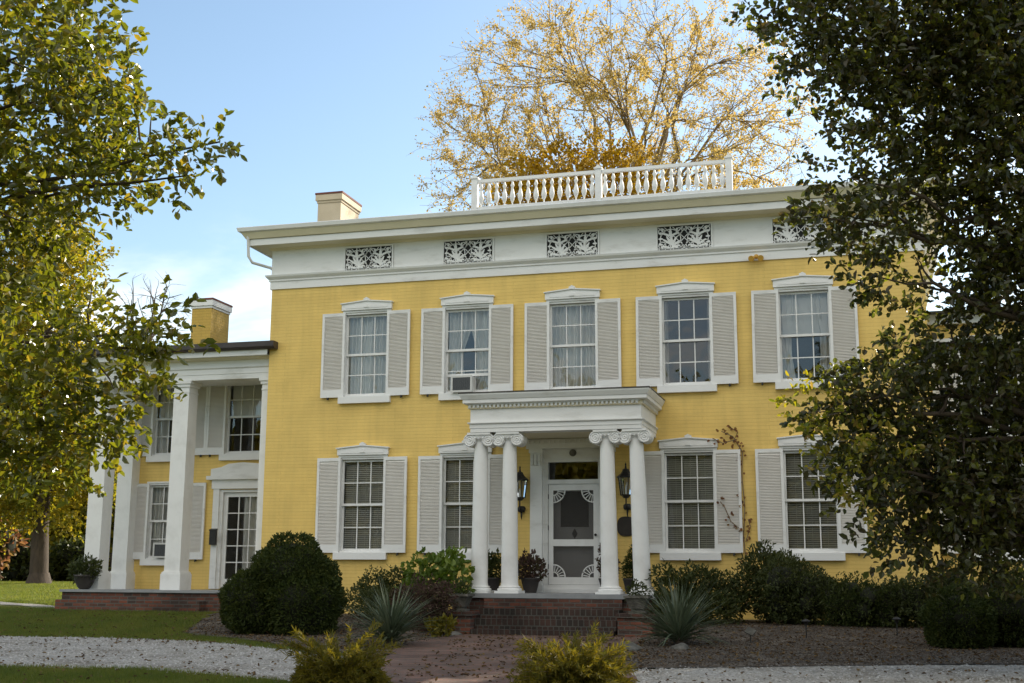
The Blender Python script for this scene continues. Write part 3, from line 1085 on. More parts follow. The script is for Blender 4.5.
# screen door leaf with fan brackets
sd = MB()
x0, x1, z0, z1 = -.56, .50, .935, 3.005
sd.box(x0, x0 + .10, .03, .065, z0, z1)
sd.box(x1 - .10, x1, .03, .065, z0, z1)
sd.box(x0 + .10, x1 - .10, .03, .065, z1 - .13, z1)
sd.box(x0 + .10, x1 - .10, .03, .065, z0, z0 + .15)
sd.box(x0 + .10, x1 - .10, .03, .065, 1.72, 1.86)
for cx, cz, sx, sz in ((x0 + .10, z1 - .13, 1, -1), (x1 - .10, z1 - .13, -1, -1), (x0 + .10, z0 + .15, 1, 1), (x1 - .10, z0 + .15, -1, 1)):
    def arcring(r, t):
        p = [(cx + sx * r * math.cos(a), .048, cz + sz * r * math.sin(a)) for a in np.linspace(0, PI / 2, 10)]
        sd.tube(p, t, 6)
    arcring(.25, .016)
    arcring(.10, .013)
    for a in np.linspace(.16, PI / 2 - .16, 5):
        sd.tube([(cx + sx * r * math.cos(a), .048, cz + sz * r * math.sin(a)) for r in (.1, .25)], .010, 5)
sdo = sd.build('screen_door', M_WHITE, house)
mb = MB()
mb.quad((x0 + .09, .05, z0 + .14), (x1 - .09, .05, z0 + .14), (x1 - .09, .05, z1 - .12), (x0 + .09, .05, z1 - .12))
mb.build('screen_mesh', M_SCREEN, sdo, recalc=False)
mb = MB()
mb.lathe([(.012, -.05), (.028, -.045), (.028, -.02), (.012, -.015), (.012, .03)], (x1 - .05, .02, 1.95), 12, axis='y')
for zz in (1.3, 2.1, 2.75): mb.tube([(x0 - .008, .02, zz - .05), (x0 - .008, .02, zz + .05)], .012, 6)
mb.build('handle', M_IRON, sdo)
mb = MB()
mb.box(x0 + .02, x1 - .02, .17, .21, .935, 3.0)
ido = mb.build('inner_door', M_DOORGREY, house)
mb = MB()
mb.box(-.33, .27, .162, .169, 2.12, 2.86)
mb.prism([(-.03, 1.87), (.03, 1.98), (-.03, 2.09), (-.09, 1.98)], .162, .169)
mb.build('door_light', M_VOID, ido)


# ---- side wings
def wing_body(x0, x1, y, z1, holes, name='wing_wall'):
    mb = MB()
    wall_with_holes(mb, x0, x1, -.3, z1, y, holes, .25)
    mb.quad((x0, y, -.3), (x0, y, z1), (x0, 8, z1), (x0, 8, -.3))
    mb.quad((x1, y, -.3), (x1, 8, -.3), (x1, 8, z1), (x1, y, z1))
    mb.quad((x0, 8, -.3), (x0, 8, z1), (x1, 8, z1), (x1, 8, -.3))
    mb.build(name, M_YELLOW, house, recalc=False)
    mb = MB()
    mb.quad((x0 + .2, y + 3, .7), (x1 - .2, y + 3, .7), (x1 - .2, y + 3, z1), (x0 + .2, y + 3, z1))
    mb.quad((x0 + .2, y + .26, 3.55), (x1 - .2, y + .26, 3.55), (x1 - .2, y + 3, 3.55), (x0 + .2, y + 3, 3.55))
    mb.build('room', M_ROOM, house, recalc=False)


WY = 1.8
WX0 = -12.05
WC1, WC2 = -10.63, -8.63
DH = (-9.2, -7.95, .76, 3.12)
hl = [(c - HW, c + HW, 3.98, 3.98 + 1.84) for c in (WC1, WC2)] + [(WC1 - HW, WC1 + HW, 1.46, 3.30), DH]
wing_body(WX0, XL - .004, WY, 6.1, hl)
ww = [window(WW, WC1, WY, 3.98), window(WW, WC2, WY, 3.98), window(WW, WC1, WY, 1.46)]
curtain(ww[0], 1.84, [(-.52, -.2), (.2, .52)], gather=.2)
mb = MB()
mb.box(-.46, .46, .2, .205, .95, 1.8)
mb.build('roller_blind', M_CURTAIN, ww[1], recalc=False)
link('roller_blind', bpy.data.meshes['roller_blind.001'] if 'roller_blind.001' in bpy.data.meshes else bpy.data.meshes['roller_blind'], ww[0])
curtain(ww[2], 1.84, [(-.52, -.1)], gather=.1)
# glazed side door
mb = MB()
mb.box(-9.2, -9.12, WY - .02, WY + .16, .765, 3.12)
mb.box(-8.03, -7.95, WY - .02, WY + .16, .765, 3.12)
mb.box(-9.12, -8.03, WY - .02, WY + .16, 3.06, 3.12)
mb.box(-9.36, -9.2, WY - .07, WY - .002, .765, 3.14)
mb.box(-7.95, -7.79, WY - .07, WY - .002, .765, 3.14)
mb.box(-9.40, -7.75, WY - .09, WY - .003, 3.141, 3.36)
mb.box(-9.52, -7.63, WY - .17, WY - .004, 3.361, 3.45)
mb.prism([(-9.42, 3.451), (-7.73, 3.451), (-7.73, 3.62), (-8.0, 3.66), (-8.2, 3.74), (-8.575, 3.77), (-8.95, 3.74), (-9.15, 3.66), (-9.42, 3.62)], WY - .13, WY - .005)
sdf = mb.build('side_door_frame', M_TRIM, house)
mb = MB()
a, b = -9.115, -8.035
mb.box(a, a + .1, WY + .05, WY + .09, .78, 3.055)
mb.box(b - .1, b, WY + .05, WY + .09, .78, 3.055)
mb.box(a + .1, b - .1, WY + .05, WY + .09, 2.95, 3.055)
mb.box(a + .1, b - .1, WY + .05, WY + .09, .78, 1.0)
for k in (1, 2): mb.box(a + .1 + k * .293 - .012, a + .1 + k * .293 + .012, WY + .055, WY + .085, 1.0, 2.95)
for k in (1, 2, 3, 4): mb.box(a + .1, b - .1, WY + .058, WY + .082, 1.0 + k * .39 - .012, 1.0 + k * .39 + .012)
sdl = mb.build('side_door', M_WHITE, house)
mb = MB()
mb.quad((a + .1, WY + .07, 1.0), (b - .1, WY + .07, 1.0), (b - .1, WY + .07, 2.95), (a + .1, WY + .07, 2.95))
mb.build('pane', M_GLASS, sdl, recalc=False)
e_ = empty('door_curtain', (-8.48, WY, .95), sdl)
cu = curtain(e_, 2.0, [(-.18, .38)], y=.16)
cu.parent = sdl
cu.location = (-8.48, WY, .95)
bpy.data.objects.remove(e_)
# platform, columns and roof of the side porch
mb = MB()
mb.box(-12.02, XL - .004, -.32, WY, .69, .745)
mb.build('side_porch_floor', M_FLOOR, house)
mb = MB()
mb.box(-11.98, XL - .004, -.27, WY + .1, -.2, .689)
mb.box(-11.95, -8.3, -.55, -.2705, -.2, .52)
mb.build('side_porch_base', M_REDBRICK, house)


def square_column(w, d, h):
    mb = MB()
    mb.box(-w / 2, w / 2, -d / 2, d / 2, .42, h - .28)
    sh = mb.mesh('square_column', M_WHITE)
    mb = MB()
    mb.box(-w / 2 - .055, w / 2 + .055, -d / 2 - .055, d / 2 + .055, 0, .36)
    mb.box(-w / 2 - .04, w / 2 + .04, -d / 2 - .04, d / 2 + .04, .36, .40)
    mb.box(-w / 2 - .02, w / 2 + .02, -d / 2 - .02, d / 2 + .02, .40, .42)
    ba = mb.mesh('column_base', M_WHITE)
    mb = MB()
    mb.box(-w / 2 - .015, w / 2 + .015, -d / 2 - .015, d / 2 + .015, h - .28, h - .25)
    mb.box(-w / 2, w / 2, -d / 2, d / 2, h - .25, h - .14)
    mb.box(-w / 2 - .03, w / 2 + .03, -d / 2 - .03, d / 2 + .03, h - .14, h - .07)
    mb.box(-w / 2 - .06, w / 2 + .06, -d / 2 - .06, d / 2 + .06, h - .07, h)
    ca = mb.mesh('capital', M_WHITE)
    return sh, ba, ca


SC = square_column(.40, .40, 5.56 - .745)
SP = square_column(.22, .30, 5.56 - .745)
for D, x, y in ((SC, -11.60, .42), (SC, -9.48, .42), (SP, -7.29, .36), (SC, -11.66, 1.66)):
    c = link('square_column', D[0], house, (x, y, .745))
    link('column_base', D[1], c)
    link('capital', D[2], c)
EX0, EY0 = -11.85, .2
def went(prof, mat, name):
    mb = MB()
    vs_, fs = [], []
    for o, z in prof:
        vs_ += [(XL - .004, EY0 - o, z), (EX0 - o, EY0 - o, z), (EX0 - o, 8, z)]
    n = len(prof)
    for i in range(n):
        j = (i + 1) % n
        for k in range(2): fs.append((i * 3 + k, i * 3 + k + 1, j * 3 + k + 1, j * 3 + k))
    mb.add(vs_, fs)
    return mb.build(name, mat, house)
went([(-.42, 5.561), (.0, 5.561), (0, 5.68), (.015, 5.685), (.015, 5.80), (.05, 5.83), (.0, 5.835), (.0, 6.0), (-.42, 6.0)], M_TRIM, 'wing_entablature')
went([(-.42, 6.001), (.02, 6.001), (.2, 6.03), (.2, 6.045), (-.42, 6.045)], M_CREAM, 'wing_soffit')
went([(-.3, 6.046), (.30, 6.046), (.30, 6.17), (-.3, 6.17)], M_TRIM, 'wing_cornice')
mb = MB()
vs_ = []
for o, z in ((.0, 6.171), (.36, 6.171), (.44, 6.22), (.44, 6.34), (.0, 6.34)):
    vs_ += [(-6.94 + (0 if o else 0), EY0 - o, z), (EX0 - o, EY0 - o, z), (EX0 - o, 8, z)]
fs = [(i * 3 + k, i * 3 + k + 1, ((i + 1) % 5) * 3 + k + 1, ((i + 1) % 5) * 3 + k) for i in range(5) for k in range(2)]
fs += [(0, 3, 6, 9, 12)]
mb.add(vs_, fs)
mb.build('wing_gutter', M_ROOFMETAL, house)
mb = MB()
mb.add([(EX0 - .40, EY0 - .40, 6.33), (XL - .004, EY0 - .40, 6.33), (XL - .004, 4.2, 7.0), (-9.9, 4.2, 7.0), (EX0 - .40, 8, 6.33), (XL - .004, 8.2, 6.33)], [(0, 1, 2, 3), (0, 3, 4), (3, 2, 5, 4)])
mb.build('wing_roof', M_ROOF, house)
mb = MB()
mb.box(EX0 + .42, XL - .004, EY0 + .42, WY - .002, 5.66, 5.69)
mb.build('side_porch_ceiling', M_TRIM, house)
# the other wing, mostly behind the evergreen
wing_body(XR + .004, 12.2, .35, 6.1, [(8.3 - HW, 8.3 + HW, 1.585, 1.585 + 1.84), (8.3 - HW, 8.3 + HW, 3.98, 5.82), (10.6 - HW, 10.6 + HW, 1.585, 1.585 + 1.84), (10.6 - HW, 10.6 + HW, 3.98, 5.82)])
for x in (8.3, 10.6):
    window(WW, x, .35, 1.585)
    window(WW, x, .35, 3.98)
mb = MB()
mb.box(XR + .004, 12.3, .2, 8.1, 6.101, 6.3)
mb.build('wing_cornice', M_TRIM, house)
mb = MB()
mb.add([(XR + .004, -.1, 6.31), (12.6, -.1, 6.31), (10.2, 4.2, 6.98), (XR + .004, 4.2, 6.98), (12.6, 8.4, 6.31), (XR + .004, 8.4, 6.31)], [(0, 1, 2, 3), (1, 4, 2), (3, 2, 4, 5), (0, 5, 4, 1)])
mb.build('wing_roof', M_ROOF, house)


# ------------------------------------------------------------------ fittings on the house
def ac_unit(name, x, y, z, w, h, label):
    o = empty(name, (x, y, z))
    tag(o, label, 'air conditioner', 'window air conditioners')
    mb = MB()
    mb.box(-w / 2, w / 2, -.26, .1, 0, h)
    mb.box(-w / 2 - .012, w / 2 + .012, -.275, -.2605, h - .03, h + .012)
    mb.box(-w / 2 - .012, w / 2 + .012, -.275, -.2605, -.012, .03)
    mb.box(-w / 2 - .012, -w / 2 + .03, -.275, -.2605, .03, h - .03)
    mb.box(w / 2 - .03, w / 2 + .012, -.275, -.2605, .03, h - .03)
    mb.build('casing', M_AC, o)
    mb = MB()
    mb.box(-w / 2 + .03, w / 2 - .03, -.268, -.2605, .03, h - .03)
    mb.build('grille', M_ACDARK, o)
    mb = MB()
    for k in range(9):
        t = -w / 2 + .05 + (w - .1) * k / 8
        mb.box(t - .003, t + .003, -.274, -.2685, .03, h - .03)
    mb.build('fins', M_ACDARK, o)
    return o


ac_unit('air_conditioner', -2.46, .10, 5.02, .46, .34, 'square window air conditioner sitting in the upstairs curtained window above the porch roof')
ac_unit('air_conditioner', WC1 + .02, WY + .12, 1.50, .50, .34, 'small air conditioner in the ground-floor window of the columned side wing')


def lantern(x, y, z, label):
    o = empty('wall_lantern', (x, y, z))
    tag(o, label, 'lantern', 'wall lanterns flanking the front door')
    o.scale = (1.15, 1.15, 1.12)
    mb = MB()
    mb.lathe([(.055, -.36), (.075, -.33), (.075, -.28), (.05, -.25)], (0, -.03, 0), 12)
    mb.tube([(0, -.01, -.30), (0, -.10, -.33), (0, -.16, -.26), (0, -.16, -.15)], .014, 6)
    mb.tube([(0, -.03, -.36), (0, -.04, -.45), (0, -.03, -.5)], [.02, .014, .004], 6)
    mb.lathe([(.01, -.16), (.05, -.15), (.07, -.12), (.11, -.10), (.11, -.09)], (0, -.16, 0), 6, False)
    for k in range(6):
        a = 2 * PI * k / 6
        mb.tube([(.095 * math.cos(a), -.16 + .095 * math.sin(a), -.10), (.135 * math.cos(a), -.16 + .135 * math.sin(a), .22)], .010, 5)
    mb.lathe([(.15, .215), (.165, .22), (.16, .24), (.09, .30), (.06, .35), (.06, .37), (.02, .39), (.012, .45), (.018, .46), (.002, .50)], (0, -.16, 0), 6, False)
    mb.build('frame', M_IRON, o)
    mb = MB()
    mb.lathe([(.088, -.09), (.126, .214)], (0, -.16, 0), 6, False)
    mb.build('glass', M_GLASS, o, recalc=False)
    mb = MB()
    mb.lathe([(.016, -.09), (.016, .04), (.004, .08)], (0, -.16, 0), 8)
    mb.build('candle', M_WHITE, o)


lantern(-1.13, 0, 2.83, 'black iron wall lantern on the hinge side of the screen door')
lantern(1.13, 0, 2.86, 'black iron wall lantern above the dark oval plaque')
mb = MB()
p = [(.19 * math.copysign(abs(math.cos(t)) ** .7, math.cos(t)), .20 * math.copysign(abs(math.sin(t)) ** .7, math.sin(t))) for t in np.linspace(0, 2 * PI, 28)[:-1]]
mb.prism(p, -.03, -.002)
mb.prism([(a * .9, b * .9) for a, b in p], -.038, -.0305)
o = mb.build('wall_plaque', surf('dark_wood_plaque', [(.3, (.018, .014, .012)), (.7, (.035, .027, .02))], 7, .6), None, (1.1, -.002, 2.12))
tag(o, 'dark oval plaque hung on the yellow wall between the two end porch columns', 'plaque')
o = empty('mailbox', (-9.28, WY - .072, 1.80))
tag(o, 'small black mailbox on the white frame of the side porch door', 'mailbox')
mb = MB()
mb.box(-.08, .08, -.09, 0, 0, .34)
mb.build('box', M_IRON, o)
mb = MB()
mb.prism([(-.10, .33), (-.10, .36), (.002, .39), (.002, .345)], -.088, .088, 'x')
mb.build('lid', M_IRON, o)
o = empty('floodlight', (3.9, -.0, 7.66))
tag(o, 'small yellow twin floodlight fixed under the white frieze', 'floodlight')
mb = MB()
mb.lathe([(.05, -.04), (.05, -.036), (.045, -.001)], (0, 0, 0), 12, axis='y')
mb.tube([(0, -.03, 0), (0, -.07, -.03)], .02, 6)
mb.build('mount', M_FLOOD, o)
me_ = MB()
me_.lathe([(.025, 0), (.03, .04), (.06, .09), (.065, .13)], n=12)
me_ = me_.mesh('lamp_head', M_FLOOD)
for s in (-1, 1):
    h_ = link('lamp_head', me_, o, (s * .045, -.06, -.02))
    h_.rotation_euler = (rad(115), 0, s * rad(28))

# ------------------------------------------------------------------ foliage builders
def rvec(n):
    v = rng.normal(size=(n, 3))
    return v / np.linalg.norm(v, axis=1, keepdims=True)


def norm(v):
    return v / np.maximum(np.linalg.norm(v, axis=1, keepdims=True), 1e-9)


def leaf_cloud(P, D, Nn, L, W, fold=0.25, curl=0.0):
    """folded ovate leaves: P base points, D direction, Nn rough normal, L lengths, W widths"""
    n = len(P)
    D = norm(D)
    S = norm(np.cross(D, Nn))
    U = np.cross(S, D)
    L = np.broadcast_to(L, n)[:, None]
    W = np.broadcast_to(W, n)[:, None]
    tip = P + D * L - U * L * curl
    out = np.empty((n, 6, 3))
    out[:, 0] = P
    out[:, 1] = P + D * L * .33 + S * W * .5 + U * W * fold
    out[:, 2] = P + D * L * .70 + S * W * .42 + U * (W * fold - L * curl * .5)
    out[:, 3] = tip
    out[:, 4] = P + D * L * .70 - S * W * .42 + U * (W * fold - L * curl * .5)
    out[:, 5] = P + D * L * .33 - S * W * .5 + U * W * fold
    b = (np.arange(n) * 6)[:, None]
    F = np.concatenate([b + [[0, 1, 2, 3]], b + [[0, 3, 4, 5]]], 0)
    return out.reshape(-1, 3), F


def sample_blobs(blobs, n, shell=0.0, squash=(1, 1, 1), lump=1.0):
    B = np.array(blobs, float)
    vol = B[:, 3] ** 2.6
    idx = rng.choice(len(B), n, p=vol / vol.sum())
    d = rvec(n)
    r = rng.random(n) ** (1 / 3)
    r = shell + (1 - shell) * r
    # lumpy edge
    f = 1 + lump * (.10 * np.sin(d[:, 0] * 17 + idx) * np.sin(d[:, 2] * 15 + idx) * np.sin(d[:, 1] * 16) + .22 * np.sin(d[:, 0] * 5 + idx) * np.sin(d[:, 1] * 4 + 2 * idx) + .15 * np.sin(d[:, 2] * 7 + idx * 3))
    return B[idx, :3] + d * (B[idx, 3] * r * f)[:, None] * np.array(squash), d, idx


def twig_crown(name, blobs, n_twigs, per, twig_len, L, W, mat, parent, center=None, droop=.25, squash=(1, 1, 1), out_w=1.0, clump=0, spread=.5):
    if clump:
        q, dq, iq = sample_blobs(blobs, clump, .2, squash)
        k = rng.integers(0, clump, n_twigs)
        Pt = q[k] + rng.normal(size=(n_twigs, 3)) * spread
        d = dq[k]
    else:
        Pt, d, _ = sample_blobs(blobs, n_twigs, .0, squash)
    c = np.array(center if center is not None else np.average(np.array(blobs)[:, :3], axis=0, weights=np.array(blobs)[:, 3]))
    outw = norm(Pt - c)
    tw = norm(outw * .7 * out_w + d * .5 + rng.normal(size=(n_twigs, 3)) * .45 - np.array([0, 0, droop]))
    n = n_twigs * per
    ti = np.repeat(np.arange(n_twigs), per)
    t = np.tile(np.linspace(0.1, 1, per), n_twigs)
    P = Pt[ti] + tw[ti] * (twig_len * t)[:, None] + rng.normal(size=(n, 3)) * .01
    D = norm(tw[ti] * .55 + rvec(n) * .9 - np.array([0, 0, droop * .6]))
    Nn = norm(rvec(n) + np.array([0, 0, .8]))
    V, F = leaf_cloud(P, D, Nn, L * rng.uniform(.45, 1.3, n), W * rng.uniform(.55, 1.2, n))
    o = link(name, fast_mesh(name, V, F, mat), parent)
    return o, Pt, tw


def limb(mb, a, b, r0, r1, n=7, wob=.06, k=6, sag=0.0):
    a, b = Vector(a), Vector(b)
    L = (b - a).length
    pts = []
    for i in range(k + 1):
        t = i / k
        w = math.sin(PI * t) * wob * L
        pts.append(a.lerp(b, t) + Vector((random.uniform(-w, w), random.uniform(-w, w), random.uniform(-w, w) + sag * math.sin(PI * t) * L)))
    mb.tube(pts, [r0 + (r1 - r0) * (i / k) for i in range(k + 1)], n)
    return pts


def tree(name, label, cat, base, top, r0, blobs, tips, leaf, group=None, m_bark=None, limb_r=.011, **kw):
    m_bark = m_bark or M_BARK
    root = empty(name, base)
    tag(root, label, cat, group)
    inv = -Vector(base)
    mb = MB()
    tr = limb(mb, (0, 0, -.2), Vector(top) + inv, r0, r0 * .35, 12, .015, 10)
    mb.tube([(0, 0, -.25), (0, 0, .05), (0, 0, .5)], [r0 * 1.7, r0 * 1.35, r0], 12)
    mb.build('trunk', m_bark, root)
    mb = MB()
    for t in tips:
        t = Vector(t) + inv
        j = min(range(len(tr)), key=lambda i: abs(tr[i].z - (t.z * .82)))
        rr = max(.008, (t - tr[j]).length * limb_r)
        pts = limb(mb, tr[j], t, rr * 1.6, .006, 6, .035, 8, .05)
        for q in range(5):
            s_ = pts[random.randint(2, 7)]
            e = s_ + (t - tr[j]).normalized() * random.uniform(.3, .6) * (t - tr[j]).length * .15 + Vector([random.uniform(-.12, .12) * (t - tr[j]).length for _ in range(3)])
            limb(mb, s_, e, rr * .5, .004, 5, .05, 4)
    mb.build('limbs', m_bark, root)
    bl = [(b[0] - base[0], b[1] - base[1], b[2] - base[2], b[3]) for b in blobs]
    o, Pt, tw = twig_crown('crown', bl, parent=root, mat=leaf, **kw)
    return root


# ------------------------------------------------------------------ the near trees
LB = [(0.15, -18.56, 4.9, 0.62), (0.7, -18.78, 4.63, 0.42), (0.57, -18.16, 4.52, 0.36), (-0.04, -18.01, 4.52, 0.6), (0.96, -18.4, 4.16, 0.3), (1.17, -18.11, 4.05, 0.22), (1.47, -18.04, 4.11, 0.1), (1.29, -18.08, 4.06, 0.16), (0.39, -18.3, 3.91, 0.45), (0.56, -17.95, 3.95, 0.28), (1.04, -18.11, 3.86, 0.2), (1.33, -18.13, 3.85, 0.12), (-0.22, -17.93, 3.85, 0.5), (-0.29, -17.96, 3.34, 0.42), (0.35, -18.49, 2.67, 0.45), (0.62, -18.19, 2.61, 0.34), (0.85, -17.94, 2.75, 0.27), (1.1, -17.99, 2.78, 0.2), (1.33, -18.0, 2.62, 0.11), (1.0, -17.95, 2.45, 0.16), (0.11, -18.06, 2.29, 0.5), (0.52, -17.94, 2.26, 0.33), (0.65, -17.72, 2.43, 0.22), (0.18, -17.77, 1.99, 0.3), (0.52, -17.79, 2.02, 0.18), (-0.08, -18.06, 2.01, 0.4), (-0.89, -18.38, 5.18, 0.8), (-1.01, -18.22, 4.21, 0.8), (-0.9, -18.21, 3.2, 0.7), (-0.87, -18.14, 2.38, 0.7), (-1.87, -18.47, 4.77, 0.9), (-1.92, -18.26, 3.64, 0.9), (-1.88, -18.16, 2.64, 0.8), (-0.33, -18.29, 6.06, 0.7), (-1.43, -18.44, 6.31, 0.9)]
ltips = [(1.50, -18.03, 4.12), (0.75, -18.3, 4.5), (1.30, -17.99, 2.6), (0.73, -17.89, 2.29), (0.35, -18.48, 4.8), (0.8, -18.11, 3.85), (1.0, -18.0, 2.75), (.5, -17.8, 2.05), (-.3, -18, 3.4), (-.3, -18.3, 6.2), (1.3, -18.13, 3.85)]
tree('holly_tree', 'bright green holly tree with glossy backlit leaves reaching in beside the side wing', 'tree', (-2.9, -18.0, Tz(-2.9, -18)), (-2.5, -18.3, 6.8), .13,
     LB, ltips, L_HOLLY, limb_r=.0055, n_twigs=5000, per=8, twig_len=.17, L=.078, W=.048, droop=.12, center=(.6, -.2, 3.6))
RB = [(5.01, -11.41, 7.73, 0.3), (5.35, -11.28, 7.52, 0.42), (5.92, -11.09, 7.41, 0.75), (6.76, -10.49, 7.71, 0.9), (7.65, -10.61, 7.42, 1.0), (6.29, -10.82, 6.53, 0.55), (6.13, -11.38, 7.01, 0.4), (7.05, -10.4, 6.55, 0.9), (7.71, -10.34, 6.13, 0.9), (5.85, -11.19, 5.66, 0.42), (5.44, -11.22, 5.23, 0.28), (5.77, -10.93, 5.29, 0.4), (6.23, -10.58, 5.24, 0.5), (6.66, -10.32, 5.59, 0.5), (7.55, -10.2, 5.19, 0.75), (7.63, -10.01, 4.36, 0.7), (6.36, -10.72, 4.52, 0.33), (6.02, -10.93, 4.55, 0.28), (6.63, -10.19, 3.83, 0.5), (7.32, -9.71, 3.45, 0.9), (6.14, -10.44, 3.32, 0.5), (5.74, -10.64, 3.25, 0.3), (5.39, -10.79, 2.98, 0.22), (5.83, -10.61, 2.66, 0.42), (6.33, -10.01, 2.47, 0.75), (5.53, -10.62, 2.32, 0.22), (5.8, -10.59, 1.97, 0.28), (6.97, -9.57, 2.26, 0.9), (7.52, -9.58, 2.01, 0.8), (6.23, -10.07, 1.58, 0.35), (6.81, -9.68, 1.48, 0.4), (7.38, -9.5, 1.36, 0.4), (8.65, -9.79, 7.4, 1.2), (8.68, -9.38, 5.33, 1.2), (8.59, -9.0, 3.26, 1.2), (8.4, -8.74, 1.68, 0.7), (9.81, -9.33, 6.68, 1.3), (9.82, -8.85, 4.24, 1.4), (9.62, -8.52, 2.3, 1.0), (5.97, -11.0, 8.62, 0.8), (7.28, -10.68, 8.87, 1.1), (8.73, -10.11, 9.1, 1.2)]
rtips = [(b[0], b[1], b[2]) for b in RB[:31:1]]
tree('evergreen_tree', 'large dark evergreen tree whose dense crown covers the end of the house', 'tree', (8.95, -8.9, Tz(8.95, -8.9)), (8.9, -9.9, 9.3), .2,
     RB, rtips, L_DARK, n_twigs=11300, per=8, twig_len=.26, L=.105, W=.066, droop=.2, center=(-.6, -1, 5))

L_SUNTINT = leaf_mat('evergreen_sun_tint_leaves', [(0.08, 0.10, 0.012), (0.15, 0.16, 0.016), (0.22, 0.20, 0.025), (0.20, 0.15, 0.04)], 0.5, 0.35, 0.5, tval=2.2)  # brighter yellow-green leaves: sunlight on the crown's left edge put into colour
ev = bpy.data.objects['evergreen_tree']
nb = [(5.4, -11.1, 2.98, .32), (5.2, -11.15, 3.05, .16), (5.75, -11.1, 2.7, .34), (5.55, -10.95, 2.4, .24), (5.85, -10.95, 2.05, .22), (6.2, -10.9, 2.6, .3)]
twig_crown('sun_tint_leaves', [(b[0] - 8.95, b[1] + 8.9, b[2] - ev.location.z, b[3]) for b in nb], 95, 7, .22, .085, .05, L_SUNTINT, ev, center=(-.6, -1, 3), droop=.1)

# ------------------------------------------------------------------ trees showing over the roofs
def crown_tree(name, label, base, c, R_, r0, levels, leaf, m_bark, leaf_n, leaf_L, seed=3, t0=.55, group=None, low=-1.0, patchy=.0):
    """a forking tree whose limbs reach for points spread through an ellipsoid crown (c, R_)"""
    rs = np.random.default_rng(seed)
    root = empty(name, base)
    tag(root, label, 'tree', group)
    c = np.array(c) - np.array(base)
    R_ = np.array(R_)
    mt, ml = MB(), MB()
    h = c[2] - R_[2] * .85
    tp = [np.array([.06 * math.sin(t * 5) * r0 * 4, .05 * math.cos(t * 4) * r0 * 4, -.3 + (h + .3) * t]) for t in np.linspace(0, 1, 9)]
    mt.tube([tuple(p) for p in tp], [r0 * (1.5 if k == 0 else 1 - .05 * k) for k in range(9)], 12)
    nodes = [(tp[k], np.array([0, 0, 1.]), r0 * .6) for k in (5, 6, 7, 8)]
    ends = []
    for lev, (n, f0, f1, rad_, sides) in enumerate(levels):
        d = norm(rs.normal(size=(n * 3, 3)))
        d = d[d[:, 2] > low][:n]
        f = rs.uniform(f0, f1, len(d))[:, None]
        pts = c + d * R_ * f
        new = []
        NP = np.array([q[0] for q in nodes])
        ND = np.array([q[1] for q in nodes])
        for p in pts:
            v = p - NP
            L_ = np.linalg.norm(v, axis=1) + 1e-6
            cs_ = (v * ND).sum(1) / L_
            k = int(np.argmin(L_ * (1.45 - .75 * cs_) + (L_ < .12) * 9))
            a, da, ra = nodes[k]
            l = L_[k]
            up_ = np.array([0, 0, .25 * l])
            b1 = a + da * l * .38 + up_ * .15
            b2 = p - (v[k] / l * .3 + np.array([0, 0, .05])) * l + rs.normal(size=3) * l * .06
            m = 6 if lev < 2 else 4
            ts = np.linspace(0, 1, m + 1)[:, None]
            bz = (1 - ts) ** 3 * a + 3 * (1 - ts) ** 2 * ts * b1 + 3 * (1 - ts) * ts ** 2 * b2 + ts ** 3 * p
            bz[1:-1] += rs.normal(size=(m - 1, 3)) * l * .018
            rr = min(ra * .8, rad_ * (l / max(R_[0] * .5, .1)) ** .35)
            ml.tube([tuple(q) for q in bz], [rr + (rr * .5 - rr) * i_ / m for i_ in range(m + 1)], sides)
            for i_ in range(1, m + 1):
                dd = bz[i_] - bz[i_ - 1]
                dd = dd / (np.linalg.norm(dd) + 1e-9)
                new.append((bz[i_], dd, rr + (rr * .5 - rr) * i_ / m))
                if lev >= len(levels) - 2: ends.append(np.r_[bz[i_ - 1], bz[i_]])
        nodes = nodes + new if lev < 1 else new + nodes[-2000:] if lev < 3 else new
    mt.build('trunk', m_bark, root)
    ml.build('limbs', m_bark, root, recalc=False)
    if leaf_n:
        E_ = np.array(ends)
        w = np.ones(len(E_))
        if patchy:
            q = E_[:, :3]
            w = np.clip(.55 + .5 * np.sin(q[:, 0] * .9 + 1.3) * np.sin(q[:, 2] * 1.1) + .4 * np.sin(q[:, 1] * .8 + q[:, 0] * .5), .06, None)
        k = rs.choice(len(E_), leaf_n, p=w / w.sum())
        t = rs.random((leaf_n, 1))
        P_ = E_[k, :3] * (1 - t) + E_[k, 3:] * t + rs.normal(size=(leaf_n, 3)) * .07
        D = rvec(leaf_n) - np.array([0, 0, .6])
        V, F = leaf_cloud(P_, D, rvec(leaf_n), leaf_L * rs.uniform(.55, 1.3, leaf_n), leaf_L * .75 * rs.uniform(.7, 1.2, leaf_n))
        link('crown', fast_mesh('crown', V, F, leaf), root)
    return root


